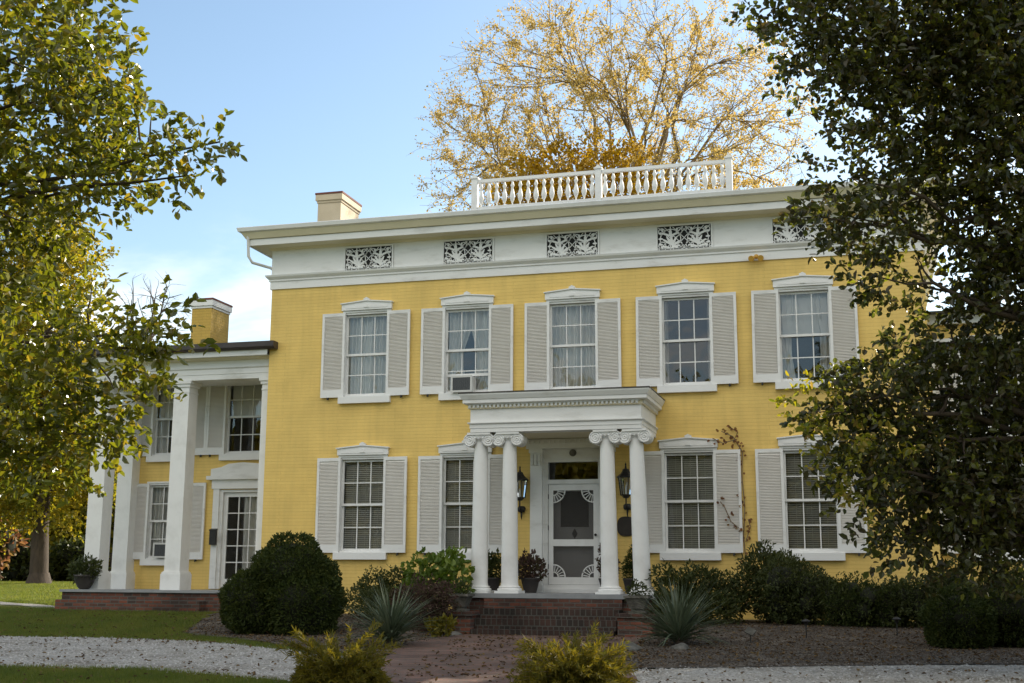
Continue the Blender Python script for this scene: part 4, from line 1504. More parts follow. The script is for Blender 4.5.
crown_tree('autumn_tree', 'tall rounded tree with fine branches and sparse golden leaves rising behind the roof balustrade', (-2.6, 22.0, Tz(-2.6, 22)), (-3.1, 21.0, 17.6), (8.0, 7.0, 6.9), .42,
           [(20, .3, .6, .08, 8), (120, .55, .85, .04, 6), (640, .62, .99, .024, 4), (5000, .5, 1.05, .013, 3)], L_GOLD, M_TWIG, 58000, .092, seed=4, low=-.75, patchy=1)
crown_tree('bare_tree', 'small leafless tree with fine dark twigs behind the side wing roof', (-24.2, 21.9, Tz(-24, 21.9)), (-24.2, 21.9, 12.2), (2.1, 2.0, 2.2), .14,
           [(6, .3, .6, .05, 6), (30, .5, .9, .025, 4), (150, .6, 1.05, .012, 3)], None, M_BARK, 0, .1, seed=6, low=-.6)
GB = [(-4.9, 15.1, 14.2, 1.2), (-4.1, 15.4, 15.0, .9), (-5.4, 15.0, 15.0, .7), (-2.6, 15.6, 14.6, 1.2), (-1.8, 15.8, 15.4, .8), (-3.2, 15.5, 15.6, .7), (-3.6, 15.5, 13.0, 1.6), (-1.2, 15.8, 14.0, 1.1)]
tree('autumn_tree', 'dense deep-gold tree crown showing low behind the roof balustrade', 'tree', (-3.4, 15.6, Tz(-3.4, 15.6)), (-3.4, 15.5, 14.5), .25, GB, [b[:3] for b in GB], L_GOLD2,
     m_bark=M_TWIG, n_twigs=1500, per=6, twig_len=.4, L=.16, W=.11, droop=.1)

# ------------------------------------------------------------------ trees and planting beyond the side wing
def P(cx, cy, z): return (cx, cy, z)


bx, by = -29.8, 23.4
BT = [(bx - 1, by, 8.0, 3.0), (bx + 1.6, by + .2, 7.2, 2.0), (bx + 2.8, by - .3, 6.2, 1.6), (bx - .6, by, 12.0, 2.6), (bx + .6, by - .5, 15.0, 1.7), (bx - 1.5, by + .5, 16.5, 2.2), (bx - 4, by, 10.5, 3.0), (bx - 5.5, by, 7.0, 2.6), (bx - 3.5, by + .5, 14.0, 2.6), (bx - 1.2, by, 5.0, 1.6), (bx + 2.3, by + 1, 4.9, 1.1), (bx + .4, by - .6, 4.6, 1.2), (bx + 1.6, by - .5, 3.6, .8), (bx - 2.4, by - .4, 4.2, 1.3), (bx + 1.2, by, 10, 1.8)]
tree('shade_tree', 'big old shade tree with thick trunk on the sunny lawn beyond the side wing', 'tree', (bx, by, Tz(bx, by)), (bx - .8, by, 14.5), .42, BT, [b[:3] for b in BT], L_SHADE,
     n_twigs=10500, per=5, twig_len=.5, L=.2, W=.15, droop=.15)
far = [(-46, 44, 5.5, 'tall leafy tree far behind the fence in yellow-green leaf'), (-38, 50, 4.8, 'round dark tree standing far beyond the picket fence'), (-43.5, 50, 5.2, 'bushy tree seen between the side porch columns')]
for i, (x, y, r, lab) in enumerate(far):
    z0 = Tz(x, y)
    bl = [(x + random.uniform(-.6, .6) * r, y + random.uniform(-.6, .6) * r, z0 + random.uniform(.35, 1.5) * r, r * random.uniform(.4, .6)) for _ in range(9)]
    tree('broadleaf_tree', lab, 'tree', (x, y, z0), (x, y, z0 + r * 1.4), .3, bl, [b[:3] for b in bl], L_SHADE if i != 1 else L_AZ, group='trees beyond the fence', n_twigs=1300, per=5, twig_len=.8, L=.42, W=.3)


def bush(name, label, cat, base, blobs, n, L, W, mat, group=None, shell=.55, up_=.3, core=None, stems=8, squash=(1, 1, 1), lump=1.0):
    root = empty(name, base)
    tag(root, label, cat, group)
    mb = MB()
    B = [(b[0] - base[0], b[1] - base[1], b[2] - base[2], b[3]) for b in blobs]
    for k in range(stems):
        b = random.choice(B)
        t = Vector(b[:3]) + Vector([random.uniform(-.5, .5) * b[3] for _ in range(3)])
        limb(mb, (random.uniform(-.08, .08), random.uniform(-.08, .08), -.05), t, .016, .005, 5, .05, 5)
    mb.build('stems', M_BARK, root)
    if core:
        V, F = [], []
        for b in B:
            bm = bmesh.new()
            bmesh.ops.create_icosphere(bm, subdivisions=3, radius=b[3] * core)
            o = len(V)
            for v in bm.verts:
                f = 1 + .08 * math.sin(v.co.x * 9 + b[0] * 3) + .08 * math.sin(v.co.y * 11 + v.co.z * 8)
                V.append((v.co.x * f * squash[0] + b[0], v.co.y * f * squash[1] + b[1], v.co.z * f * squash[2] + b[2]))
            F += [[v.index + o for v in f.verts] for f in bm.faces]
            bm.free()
        link('shade_core', fast_mesh('shade_core', V, F, M_INNER, True), root)
    P_, d, _ = sample_blobs(B, n, shell, squash, lump)
    ok = P_[:, 2] > .01
    P_, d = P_[ok], d[ok]
    m = len(P_)
    D = norm(d * .7 + rvec(m) * .8 + np.array([0, 0, up_]))
    V, F = leaf_cloud(P_, D, norm(rvec(m) + np.array([0, 0, .6])), L * rng.uniform(.6, 1.25, m), W * rng.uniform(.7, 1.2, m))
    link('foliage', fast_mesh('foliage', V, F, mat), root)
    if lump == .42 and len(blobs) > 4: root.scale = (.96, .96, .97)
    return root


M_INNER = surf('shrub_shade_core', [(.3, (.012, .014, .008)), (.7, (.022, .024, .012))], 9, .95)  # near-black solid cores paint the shade seen in gaps between leaves
# low planting at the fence
for i, (x, y, r, lab, mt) in enumerate([(-35.5, 30, 1.5, 'dark evergreen shrub against the fence near the big trunk', L_AZ), (-33.2, 31, 1.3, 'dark rounded shrub at the fence behind the big trunk', L_AZ),
                                        (-38.5, 29, 1.6, 'dark evergreen shrub at the fence by the picture edge', L_YEWGREEN),
                                        (-32.9, 24.5, 1.9, 'reddish autumn shrub on the lawn before the fence', L_RED)]):
    z0 = Tz(x, y)
    bl = [(x + random.uniform(-.7, .7) * r, y + random.uniform(-.4, .4) * r, z0 + random.uniform(.4, 1.25) * r, r * random.uniform(.5, .75)) for _ in range(6)]
    bush('shrub', lab, 'shrub', (x, y, z0), bl, 1800, .3, .2, mt, group='shrubs by the fence', core=.75)
fence = empty('fence', (-40, 33, .7))
tag(fence, 'dark picket fence running behind the big shade tree', 'fence')
mb, mp = MB(), MB()
for k in range(70):
    x = k * .28
    y = -.06 * x
    mb.box(x - .05, x + .05, y - .012, y + .012, .05, 1.55 + .05 * (k % 2))
mb.build('pickets', M_WOODFENCE, fence)
for z in (.35, 1.25):
    mp.tube([(0, .05, z), (19.4, -.06 * 19.4 + .05, z)], .045, 4)
mp.build('rails', M_WOODFENCE, fence)
me_p = MB()
me_p.box(-.08, .08, -.08, .08, -.1, 1.75)
me_p = me_p.mesh('post', M_WOODFENCE)
for k in range(8): link('post', me_p, fence, (k * 2.75, -.06 * k * 2.75 + .14, 0))

# trees across the drive, behind the camera: they fill the window reflections
back = [(-34, -50, 6.8, 'round tree across the drive beyond the side wing'), (-25, -55, 7.6, 'broad green tree across the drive facing the side wing'), (-16, -52, 7.0, 'tall yellow-green tree across the drive facing the clipped shrub'),
        (-7, -57, 7.8, 'leafy tree across the drive facing the porch'), (2, -54, 7.0, 'dense tree across the drive facing the evergreen'), (11, -58, 7.4, 'bushy tree across the drive beyond the evergreen')]
for i, (x, y, r, lab) in enumerate(back):
    z0 = Tz(x, y)
    bl = [(x + random.uniform(-.7, .7) * r, y + random.uniform(-.5, .5) * r, z0 + (.2 + 1.25 * (q / 13) ** .8) * r, r * random.uniform(.38, .55)) for q in range(14)]
    tree('broadleaf_tree', lab, 'tree', (x, y, z0), (x, y, z0 + r * 1.4), .35, bl, [b[:3] for b in bl], L_SHADE, group='trees across the drive', n_twigs=2600, per=5, twig_len=.9, L=.6, W=.45)
x, y = 15.3, 5.6  # unseen tree added beyond the far wing to shade the drive
z0 = Tz(x, y)
bl = [(x + random.uniform(-2.4, 2.4), y + random.uniform(-2.2, 2.2), z0 + 8 + 5.5 * q / 9, random.uniform(1.1, 1.7)) for q in range(10)]
tree('broadleaf_tree', 'added out-of-view tree shading the drive from beyond the far wing', 'tree', (x, y, z0), (x, y, 11), .3, bl, [b[:3] for b in bl], L_SHADE, n_twigs=2200, per=5, twig_len=.6, L=.3, W=.22)

# ------------------------------------------------------------------ planting in front of the house
def G(x, y, z=0): return (x, y, Tz(x, y) + z)


x, y = -4.45, -4.5
z0 = Tz(x, y)
bush('clipped_shrub', 'large dark clipped evergreen shrub in two rounded lobes at the corner of the house', 'shrub', (x, y, z0),
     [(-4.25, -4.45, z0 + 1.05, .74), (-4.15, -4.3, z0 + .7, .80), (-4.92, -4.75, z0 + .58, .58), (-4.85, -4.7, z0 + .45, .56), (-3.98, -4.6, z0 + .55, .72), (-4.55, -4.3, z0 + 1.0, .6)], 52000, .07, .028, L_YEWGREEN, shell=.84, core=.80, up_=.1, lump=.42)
x, y = -2.45, -1.9
z0 = Tz(x, y)
bush('hydrangea', 'bright green large-leaved hydrangea beside the porch steps', 'shrub', (x, y, z0),
     [(-2.7, -1.8, z0 + .95, .38), (-2.3, -1.9, z0 + .85, .42), (-1.95, -2.0, z0 + .85, .36), (-2.5, -1.9, z0 + .5, .45), (-2.15, -1.7, z0 + 1.15, .28), (-2.75, -2.0, z0 + .6, .3)], 1000, .135, .095, L_HYD, shell=.25)
x, y = -2.1, -3.1
z0 = Tz(x, y)
bush('azalea', 'fading purple-brown shrub in front of the bright hydrangea', 'shrub', (x, y, z0),
     [(-2.25, -3.0, z0 + .62, .38), (-1.9, -3.1, z0 + .5, .34), (-2.1, -3.2, z0 + .35, .4), (-2.6, -3.0, z0 + .5, .32), (-1.72, -3.3, z0 + .75, .2)], 5000, .06, .032, L_PURPLE, shell=.2)
x, y = -3.7, -1.3
z0 = Tz(x, y)
bush('azalea', 'low dark loose shrub under the first ground-floor window', 'shrub', (x, y, z0),
     [(-3.9, -1.3, z0 + .6, .36), (-4.05, -1.6, z0 + .3, .36), (-3.2, -1.9, z0 + .25, .38), (-3.6, -2.1, z0 + .25, .34), (-3.4, -1.4, z0 + .68, .36), (-3.1, -1.4, z0 + .5, .34), (-3.6, -1.4, z0 + .35, .4)], 8500, .06, .03, L_AZ, shell=.2)
x, y = -1.55, -4.0
bush('low_plant', 'small yellow-green plant at the edge of the bed beside the brick pier', 'plant', G(x, y), [(x, y, .16, .16), (x + .14, y, .22, .13), (x - .12, y, .2, .12)], 220, .12, .06, L_CYPRESS, shell=.2)
x, y = 2.65, -1.7
z0 = Tz(x, y)
bush('rhododendron', 'loose grey-green shrub under the window just beyond the porch', 'shrub', (x, y, z0),
     [(2.3, -1.6, z0 + .6, .38), (3.4, -1.6, z0 + .4, .36), (3.2, -2.0, z0 + .25, .36), (2.3, -2.1, z0 + .25, .36), (2.75, -1.7, z0 + .7, .42), (3.1, -1.6, z0 + .55, .4), (2.6, -1.8, z0 + .3, .42), (2.1, -1.7, z0 + .85, .24)], 7500, .085, .035, L_AZ, shell=.2)
x, y = 4.05, -1.35
z0 = Tz(x, y)
bush('nandina', 'tall airy dark green shrub between the last two ground-floor windows', 'shrub', (x, y, z0),
     [(3.9, -1.35, z0 + 1.05, .36), (4.3, -1.3, z0 + .95, .36), (3.7, -1.4, z0 + .75, .36), (4.1, -1.4, z0 + .5, .48), (4.6, -1.4, z0 + .8, .36), (4.0, -1.3, z0 + 1.3, .2)], 6500, .08, .03, L_AZ, shell=.2)
hedge_group = 'dark foundation hedge shrubs'
for cx_, w_, h_, n_, ll, mt_, lab in ((4.75, .75, 1.05, 5200, .065, L_AZ, 'dark foundation shrub next to the tall airy shrub'), (5.7, .62, .74, 4200, .05, L_YEWGREEN, 'middle dark foundation shrub under the last window'),
                               (6.7, .78, .92, 4600, .07, L_AZ, 'dark foundation shrub below the edge of the evergreen'), (7.9, .7, .8, 4800, .055, L_AZ, 'dark foundation shrub by the far wing wall')):
    y = -1.7 + random.uniform(-.15, .1)
    z0 = Tz(cx_, y)
    bl = [(cx_ + random.uniform(-.75, .75) * w_, y + random.uniform(-.3, .15), z0 + h_ * random.uniform(.25, .8), random.uniform(.22, .42)) for q in range(8)] + [(cx_ + dx * w_, y - .1, z0 + h_ * .42, .44) for dx in (-.62, 0, .62)]
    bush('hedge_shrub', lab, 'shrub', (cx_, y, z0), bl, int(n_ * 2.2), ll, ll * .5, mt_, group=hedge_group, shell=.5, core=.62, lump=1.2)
for (x, y, r, lab) in ((7.15, -4.75, .5, 'small dark clipped ball shrub at the edge of the bed'), (8.1, -4.3, .62, 'larger dark clipped ball shrub at the picture edge')):
    z0 = Tz(x, y)
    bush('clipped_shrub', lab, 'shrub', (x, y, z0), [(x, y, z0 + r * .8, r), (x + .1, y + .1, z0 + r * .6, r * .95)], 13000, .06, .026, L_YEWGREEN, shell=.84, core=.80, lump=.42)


def yucca(label, x, y, n, L, dead=False):
    root = empty('yucca', G(x, y))
    tag(root, label, 'yucca', 'yuccas in the beds')
    V, F = [], []
    for i in range(n):
        a = rng.uniform(0, 2 * PI)
        el = rad(rng.choice([rng.uniform(45, 88), rng.uniform(8, 55)]))
        l = L * rng.uniform(.75, 1.1)
        w = .02 * rng.uniform(.8, 1.3)
        h = np.array([math.cos(a), math.sin(a), 0])
        s = np.array([-math.sin(a), math.cos(a), 0])
        p = h * .06 * rng.random() + np.array([0, 0, .04 + .12 * rng.random()])
        b = len(V)
        k = 5
        sag = rng.uniform(.1, 1.15)
        for j in range(k + 1):
            t = j / k
            e = el - sag * t
            u_ = np.array([0, 0, 1]) * math.cos(e) - h * math.sin(e)
            ww_ = w * (1 - t) ** .6 * (.7 + .6 * math.sin(PI * min(1, t * 1.3)))
            V += [p + s * ww_ + u_ * ww_ * .5, p, p - s * ww_ + u_ * ww_ * .5]
            p = p + (h * math.cos(e) + np.array([0, 0, 1]) * math.sin(e)) * l / k
            p[2] = max(p[2], .02)
        for j in range(k):
            q = b + j * 3
            F += [(q, q + 1, q + 4, q + 3), (q + 1, q + 2, q + 5, q + 4)]
    link('blades', fast_mesh('blades', V, F, L_YUCCA), root)
    mb = MB()
    mb.lathe([(.10, -.04), (.09, .08), (.04, .2)], n=8)
    mb.build('stem', M_BARK, root)


yucca('spiky grey-green yucca in the bed between the clipped shrub and the brick path', -1.45, -6.7, 210, 1.0)
yucca('spiky grey-green yucca with drooping blades on the window side of the steps', 2.9, -5.3, 200, 1.08)


def threadleaf(label, x, y, R_, H, n):
    root = empty('threadleaf_cypress', G(x, y))
    tag(root, label, 'shrub', 'golden feathery shrubs by the drive')
    mb = MB()
    Ps, Ds, Ls, Ws = [], [], [], []
    for i in range(n):
        a = rng.uniform(0, 2 * PI)
        q = math.sqrt(rng.random())
        el = rad(82 - 62 * q + rng.normal() * 9)
        l = (H if el > rad(55) else R_ * 1.05) * rng.uniform(.62, 1.12)
        p = np.array([.05 * math.cos(a), .05 * math.sin(a), .02])
        pts = [tuple(p)]
        k = 7
        e = el
        for j in range(k):
            e -= rng.uniform(.04, .17)
            p = p + np.array([math.cos(a) * math.cos(e), math.sin(a) * math.cos(e), math.sin(e)]) * l / k
            a += rng.normal() * .07
            pts.append(tuple(p))
        mb.tube(pts, [.006 - .0045 * j / k for j in range(k + 1)], 3)
        for j in range(2, k + 1):
            A, B_ = np.array(pts[j - 1]), np.array(pts[j])
            d = norm((B_ - A)[None])[0]
            for s in range(20):
                t = rng.random()
                Ps.append(A * (1 - t) + B_ * t)
                Ds.append(d * .8 + rvec(1)[0] * .75 + np.array([0, 0, -.12 if el < 1 else .1]))
                Ls.append(.075 * rng.uniform(.5, 1.4))
                Ws.append(.011)
    mb.build('stems', M_TWIG, root, recalc=False)
    Ps, Ds = np.array(Ps), np.array(Ds)
    Ps[:, 2] = np.maximum(Ps[:, 2], .01)
    V, F = leaf_cloud(Ps, Ds, rvec(len(Ps)), np.array(Ls), np.array(Ws), .1)
    link('foliage', fast_mesh('foliage', V, F, L_CYPRESS), root)


threadleaf('golden feathery shrub by the drive in the shade before the first yucca', -.02, -12.0, .46, .74, 380)
threadleaf('golden feathery shrub by the drive catching sunlight before the steps', 2.62, -11.7, .62, .74, 380)


# pots and planters
def pot_plant(name, label, cat, x, y, z, prof, m_pot, blobs, n, L, W, leaf, group=None, conifer=False):
    root = empty(name, (x, y, z))
    tag(root, label, cat, group)
    mb = MB()
    mb.lathe(prof, n=20)
    mb.build('pot', m_pot, root)
    P_, d, _ = sample_blobs(blobs, n, .35)
    D = norm(d * .8 + rvec(n) * .7 + np.array([0, 0, .35]))
    V, F = leaf_cloud(P_, D, norm(rvec(n) + np.array([0, 0, .6])), L * rng.uniform(.6, 1.2, n), W * rng.uniform(.7, 1.2, n))
    link('foliage', fast_mesh('foliage', V, F, leaf), root)
    zt = prof[-1][1]
    mb = MB()
    for k in range(6):
        b = random.choice(blobs)
        limb(mb, (random.uniform(-.04, .04), random.uniform(-.04, .04), zt - .05), Vector(b[:3]), .009, .004, 5, .03, 4)
    mb.build('stems', M_BARK, root)


pp = [(.12, 0), (.15, .1), (.19, .26), (.2, .27), (.2, .3), (.17, .3)]
pot_plant('potted_shrub', 'dark leafy potted shrub between the inner column and the screen door', 'potted plant', -.78, -.62, .766, pp, M_CLAY, [(0, 0, .52, .27), (.1, 0, .42, .22), (-.12, 0, .5, .22)], 900, .085, .04, L_PURPLE, 'potted shrubs on the porch')
pot_plant('potted_shrub', 'dark leafy potted shrub standing between the pair of porch columns under the window', 'potted plant', -1.6, -.62, .766, pp, M_CLAY, [(0, 0, .52, .28), (.12, 0, .45, .22), (-.12, 0, .55, .22)], 900, .085, .04, L_AZ, 'potted shrubs on the porch')
pot_plant('potted_conifer', 'small cone-shaped potted conifer between the end porch columns below the plaque', 'potted plant', 1.36, -.8, .766, pp, M_CLAY, [(0, 0, .42, .2), (0, 0, .6, .16), (0, 0, .78, .1), (0, 0, .9, .05)], 2200, .05, .018, L_YEWGREEN, 'potted shrubs on the porch')
pot_plant('potted_shrub', 'dark potted shrub half hidden behind the inner column at the door handle side', 'potted plant', .82, -.55, .766, pp, M_CLAY, [(0, 0, .6, .2), (0, 0, .85, .16), (.02, 0, .42, .18)], 700, .08, .04, L_PURPLE, 'potted shrubs on the porch')
pot_plant('flower_pot', 'dark rounded pot with leafy green plant at the outer corner of the side porch', 'potted plant', -11.56, -.05, .745, [(.1, 0), (.15, .05), (.21, .16), (.24, .28), (.26, .29), (.26, .33), (.22, .33)], M_CLAY, [(0, 0, .46, .26), (.2, 0, .44, .2), (-.22, 0, .42, .2)], 800, .1, .04, L_AZ)
for s, lab in ((-1, 'square stone planter on the brick pier at the hydrangea side of the steps'), (1, 'square stone planter on the brick pier at the yucca side of the steps')):
    root = empty('stone_planter', (s * 1.72 + .03, -2.45, .43))
    root.scale = (.85, .85, .88)
    tag(root, lab, 'planter', 'stone planters flanking the steps')
    mb = MB()
    def sq(z0, z1, a, b):
        mb.add([(-a, -a, z0), (a, -a, z0), (a, a, z0), (-a, a, z0), (-b, -b, z1), (b, -b, z1), (b, b, z1), (-b, b, z1)], [(3, 2, 1, 0), (4, 5, 6, 7), (0, 1, 5, 4), (1, 2, 6, 5), (2, 3, 7, 6), (3, 0, 4, 7)])
    sq(0, .05, .18, .18)
    sq(.051, .10, .13, .13)
    sq(.101, .32, .16, .235)
    sq(.321, .37, .27, .27)
    mb.build('bowl', M_STONE, root)
    n = 420
    P_, d, _ = sample_blobs([(0, 0, .45, .22), (.12, 0, .42, .16), (-.1, .05, .42, .18)], n, .3)
    D = norm(d + rvec(n) * .6 + np.array([0, 0, .3]))
    V, F = leaf_cloud(P_, D, rvec(n), .07 * rng.uniform(.6, 1.2, n), .03)
    link('foliage', fast_mesh('foliage', V, F, L_AZ), root)


# small things on the ground
def rock(name, label, x, y, s, sz):
    bm = bmesh.new()
    bmesh.ops.create_icosphere(bm, subdivisions=3, radius=1)
    for v in bm.verts:
        p = v.co
        f = 1 + .18 * math.sin(p.x * 3.1 + s * 9) + .14 * math.sin(p.y * 4.3 + p.z * 2) + .06 * math.sin(p.x * 9 + p.z * 7)
        v.co = Vector((p.x * sz[0] * f, p.y * sz[1] * f, max(p.z, -.5) * sz[2] * f + sz[2] * .45))
    me = bpy.data.meshes.new(name)
    bm.to_mesh(me)
    bm.free()
    me.materials.append(M_STONE)
    me.polygons.foreach_set('use_smooth', [True] * len(me.polygons))
    tag(link(name, me, None, G(x, y)), label, 'stone')


rock('stone', 'flat pale stone lying behind the sunlit golden shrub', 2.35, -6.6, .3, (.2, .14, .09))
rock('stone', 'grey stone half hidden under the drooping yucca', 3.05, -6.25, .7, (.13, .10, .07))
rock('stone', 'low stone on the path at the foot of the brick pier', -1.55, -3.3, 1.1, (.16, .12, .07))


def path_light(x, y, label):
    o = empty('path_light', G(x, y))
    tag(o, label, 'path light', 'small path lights in the bed')
    mb = MB()
    mb.tube([(0, 0, -.05), (0, 0, .28)], .012, 6)
    mb.build('stake', M_IRON, o)
    mb = MB()
    mb.lathe([(.03, .24), (.035, .28), (.075, .29), (.07, .31), (.02, .335)], n=12)
    mb.build('lamp_cap', M_IRON, o)


path_light(4.82, -3.95, 'black mushroom path light on the soil before the tall airy shrub')
path_light(6.27, -3.4, 'black mushroom path light on the soil before the clipped ball')
o = empty('spotlight', G(3.98, -4.75))
tag(o, 'small ground spotlight tilted up on the bed near the drooping yucca', 'spotlight')
mb = MB()
mb.tube([(0, 0, -.05), (0, 0, .14)], .01, 6)
mb.build('stake', M_IRON, o)
mb = MB()
mb.box(-.075, .075, -.012, .012, -.06, .06, Matrix.Translation((0, 0, .2)) @ Matrix.Rotation(rad(-40), 4, 'X') @ Matrix.Rotation(rad(30), 4, 'Y'))
mb.build('panel', M_STONE, o)
# climbing vine by the window
vine = empty('climbing_vine', (3.42, -.01, .5))
tag(vine, 'thin climbing vine with red-brown leaves on the wall and shutter edge', 'vine')
mb = MB()
Pv = []
def vrun(pts, r=.010):
    mb.tube(pts, r, 4)
    for a, b in zip(pts, pts[1:]):
        for k in range(5):
            t = random.random()
            Pv.append([a[i] * (1 - t) + b[i] * t for i in range(3)])
vrun([(.08, -.03, 0), (.1, -.03, .8), (.06, -.03, 1.4), (.1, -.03, 2.0), (.06, -.03, 2.6), (.08, -.03, 3.1), (-.05, -.03, 3.35), (-.3, -.10, 3.28), (-.5, -.13, 3.38)])
vrun([(.08, -.03, 3.1), (-.1, -.03, 3.42), (-.32, -.12, 3.52)])
vrun([(-.1, -.03, 3.3), (.0, -.03, 3.5), (-.16, -.03, 3.62)])
vrun([(.06, -.03, 1.5), (-.18, -.09, 1.7), (-.3, -.10, 2.0), (-.38, -.10, 2.1)])
vrun([(.1, -.03, 1.3), (.2, -.03, 1.6), (.16, -.03, 1.75)])
mb.build('stem', M_TWIG, vine, recalc=False)
Pv = np.array(Pv) + rng.normal(size=(len(Pv), 3)) * [.05, .015, .05]
Pv[:, 1] = np.minimum(Pv[:, 1], -.04)
V, F = leaf_cloud(Pv, rvec(len(Pv)) * [1, .4, 1], np.tile([0, -1., .3], (len(Pv), 1)), .075 * rng.uniform(.6, 1.3, len(Pv)), .05)
link('foliage', fast_mesh('foliage', V, F, L_RED), vine)


# ------------------------------------------------------------------ ground cover: grass blades, gravel stones, fallen leaves
def inside(P_, poly):
    x, y = P_[:, 0], P_[:, 1]
    c = np.zeros(len(P_), bool)
    n = len(poly)
    for i in range(n):
        (x0, y0), (x1, y1) = poly[i], poly[(i + 1) % n]
        if y0 == y1: continue
        k = ((y0 > y) != (y1 > y)) & (x < (x1 - x0) * (y - y0) / (y1 - y0) + x0)
        c ^= k
    return c


drive_poly = DR_BACK + DR_FRONT[::-1]
def scatter(x0, x1, y0, y1, n, poly, not_in=()):
    P_ = np.stack([rng.uniform(x0, x1, n), rng.uniform(y0, y1, n)], -1)
    k = inside(P_, poly) if poly else np.ones(n, bool)
    for q in not_in: k &= ~inside(P_, q)
    return P_[k]


def blades(P_, h, w):
    n = len(P_)
    z = T(P_[:, 0], P_[:, 1])
    a = rng.uniform(0, 2 * PI, n)
    s = np.stack([np.cos(a), np.sin(a), np.zeros(n)], -1)
    base = np.concatenate([P_, z[:, None]], -1)
    hh = h * rng.uniform(.5, 1.3, n)[:, None]
    lean = rng.normal(size=(n, 3)) * [1, 1, 0] * hh * .35
    V = np.stack([base - s * w, base + s * w, base + lean + np.array([0, 0, 1]) * hh], 1).reshape(-1, 3)
    F = np.arange(n * 3).reshape(-1, 3)
    return V, F


plat = [(-12.5, -.6), (-7, -.6), (-7, 3), (-12.5, 3)]
bedL = [(-7.6, .1), (-7.6, -1.2), (-6.2, -4.9), (-4.4, -6.0), (-2.7, -7.5), (-.9, -8.6), (0, -6), (0, 0)]
P1 = scatter(-15, -1.5, -8.5, 1.0, 190000, [(-15, -7), (-15, 1), (-7.2, 1), (-7.2, -.5), (-1.5, -7.5), (-1.5, -8.5), (-4, -7.2), (-8, -6.6)], (plat, bedL, drive_poly))
P2 = scatter(-9.5, 2.5, -15.5, -10.4, 130000, [(-9.5, -15.5), (-9.5, -10.4), (1.0, -10.4), (2.5, -15.5)], (drive_poly,))
P3e = np.concatenate([resample(DR_BACK, 9000) + rng.normal(size=(9000, 2)) * .09 + [0, .06], resample(DR_FRONT, 9000) + rng.normal(size=(9000, 2)) * .09 - [0, .06]])
P3e = P3e[(P3e[:, 0] > -14) & (P3e[:, 0] < -.6) & (np.sin(P3e[:, 0] * 5.1) + np.sin(P3e[:, 0] * 2.3 + 1) > -.6)]
V, F = blades(np.concatenate([P1, P2, P3e]), .055, .004)
tag(link('grass', fast_mesh('grass', V, F, L_GRASS)), kind='stuff')
Pf = scatter(-46, -13, 2, 35, 420000, [(-17.5, 4.5), (-13.5, 3), (-15.5, 8.4), (-26, 24), (-30, 32), (-44, 34), (-38, 29), (-26.5, 15)], ([(-34, 12.6), (-24, 8.5), (-18.5, 6.1), (-15, 3.7), (-13.2, 1.5), (-13.6, .5), (-14.6, 2.1), (-17.6, 4.3), (-23, 6.3), (-32, 10.5)],))
V, F = blades(Pf, .06, .010)
tag(link('grass', fast_mesh('grass', V, F, L_GRASS)), kind='stuff')

def stones(P_, s, lift=.012):
    n = len(P_)
    z = T(P_[:, 0], P_[:, 1]) + lift
    o = np.array([[1, 0, 0], [-1, 0, 0], [0, 1, 0], [0, -1, 0], [0, 0, 1], [0, 0, -.4]], float)
    sc = (s * rng.uniform(.5, 1.5, n))[:, None, None] * rng.uniform(.6, 1.2, (n, 6, 1)) * np.array([1, 1, .6])
    a = rng.uniform(0, PI, n)
    R_ = np.zeros((n, 3, 3))
    R_[:, 0, 0] = np.cos(a); R_[:, 0, 1] = -np.sin(a); R_[:, 1, 0] = np.sin(a); R_[:, 1, 1] = np.cos(a); R_[:, 2, 2] = 1
    V = np.einsum('nij,nkj->nki', R_, o[None] * sc) + np.concatenate([P_, z[:, None]], -1)[:, None]
    f = np.array([[0, 2, 4], [2, 1, 4], [1, 3, 4], [3, 0, 4], [2, 0, 5], [1, 2, 5], [3, 1, 5], [0, 3, 5]])
    F = (np.arange(n) * 6)[:, None, None] + f[None]
    return V.reshape(-1, 3), F.reshape(-1, 3)


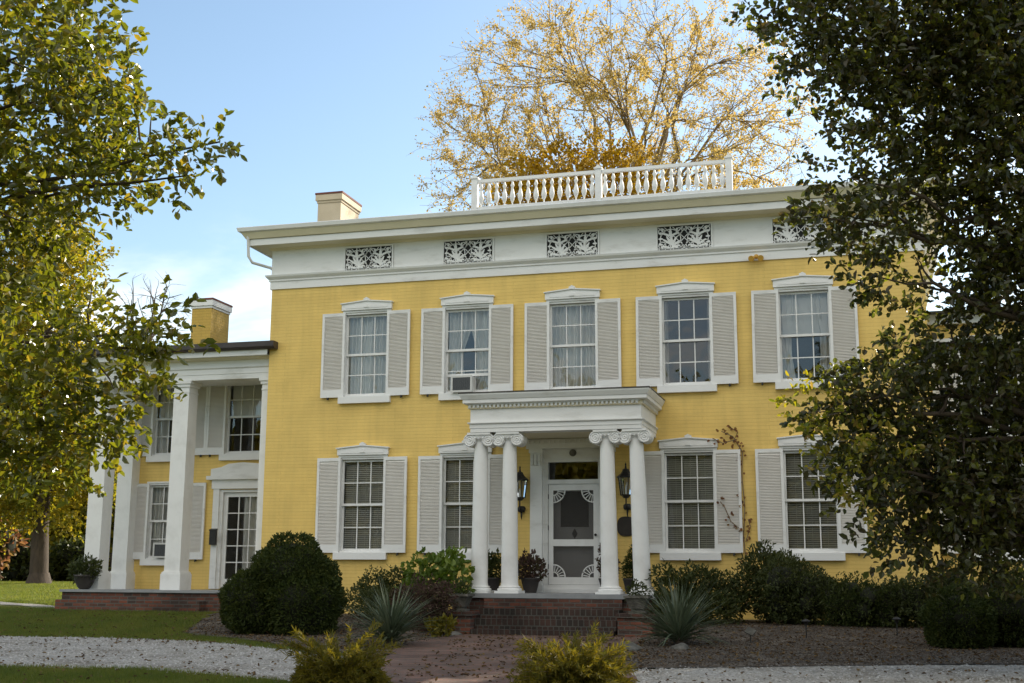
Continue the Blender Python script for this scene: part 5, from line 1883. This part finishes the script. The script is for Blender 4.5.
Pg = scatter(-13, 10, -14.5, -6, 42000, drive_poly)
ed = np.concatenate([resample(DR_BACK, 2600), resample(DR_FRONT, 2600)]) + rng.normal(size=(5200, 2)) * .10
ed = ed[(ed[:, 0] > -14) & (ed[:, 0] < 11)]
V, F = stones(np.concatenate([Pg, ed]), .017)
L_STONE = leaf_mat('gravel_stones', [(.17, .16, .15), (.32, .31, .30), (.48, .47, .45), (.25, .24, .215), (.39, .38, .36)], 0, .8, .2)
tag(link('gravel', fast_mesh('gravel', V, F, L_STONE)), kind='stuff')

Pl = np.concatenate([scatter(-12, 10, -14, -6, 1300, drive_poly), scatter(-2, 3.5, -11, -2.6, 1300, [(-1.5, -2.8), (1.8, -2.4), (3.4, -11), (.4, -11.4)]),
                     scatter(2, 10, -9, -1, 2000, [(2, -1.2), (2.3, -9), (9, -6.8), (11, -1.2)]), scatter(-7, -1.4, -8, -.5, 1500, bedL), scatter(-14, -3, -7, 0, 700, None, (plat,)), scatter(-9, 1, -15, -10.6, 450, None)])
Pm = np.concatenate([scatter(1.9, 11, -9.4, -1, 30000, [(1.9, -1.2), (2.5, -9.3), (8, -7.2), (11.5, -5.6), (11.5, -1.2)]), scatter(-7.6, -.9, -8.6, -.5, 12000, [(-7.6, -.3), (-7.6, -1.2), (-6.2, -4.9), (-4.4, -6.0), (-2.7, -7.5), (-.9, -8.5), (-1.3, -4.6), (-2.2, -2)])])
V, F = stones(Pm, .016, .022)
L_MULCH = leaf_mat('bark_mulch', [(.03, .024, .018), (.07, .052, .038), (.12, .09, .065), (.05, .042, .034), (.17, .145, .115)], 0, .9, .1)
tag(link('mulch', fast_mesh('mulch', V, F, L_MULCH)), kind='stuff')
n = len(Pl)
P3 = np.concatenate([Pl, (T(Pl[:, 0], Pl[:, 1]) + .034)[:, None]], -1)
V, F = leaf_cloud(P3, rvec(n) * [1, 1, .25], norm(rvec(n) * .4 + np.array([0, 0, 1.])), .062 * rng.uniform(.5, 1.3, n), .04 * rng.uniform(.6, 1.2, n), .3, .2)
tag(link('fallen_leaves', fast_mesh('fallen_leaves', V, F, L_LITTER)), kind='stuff')
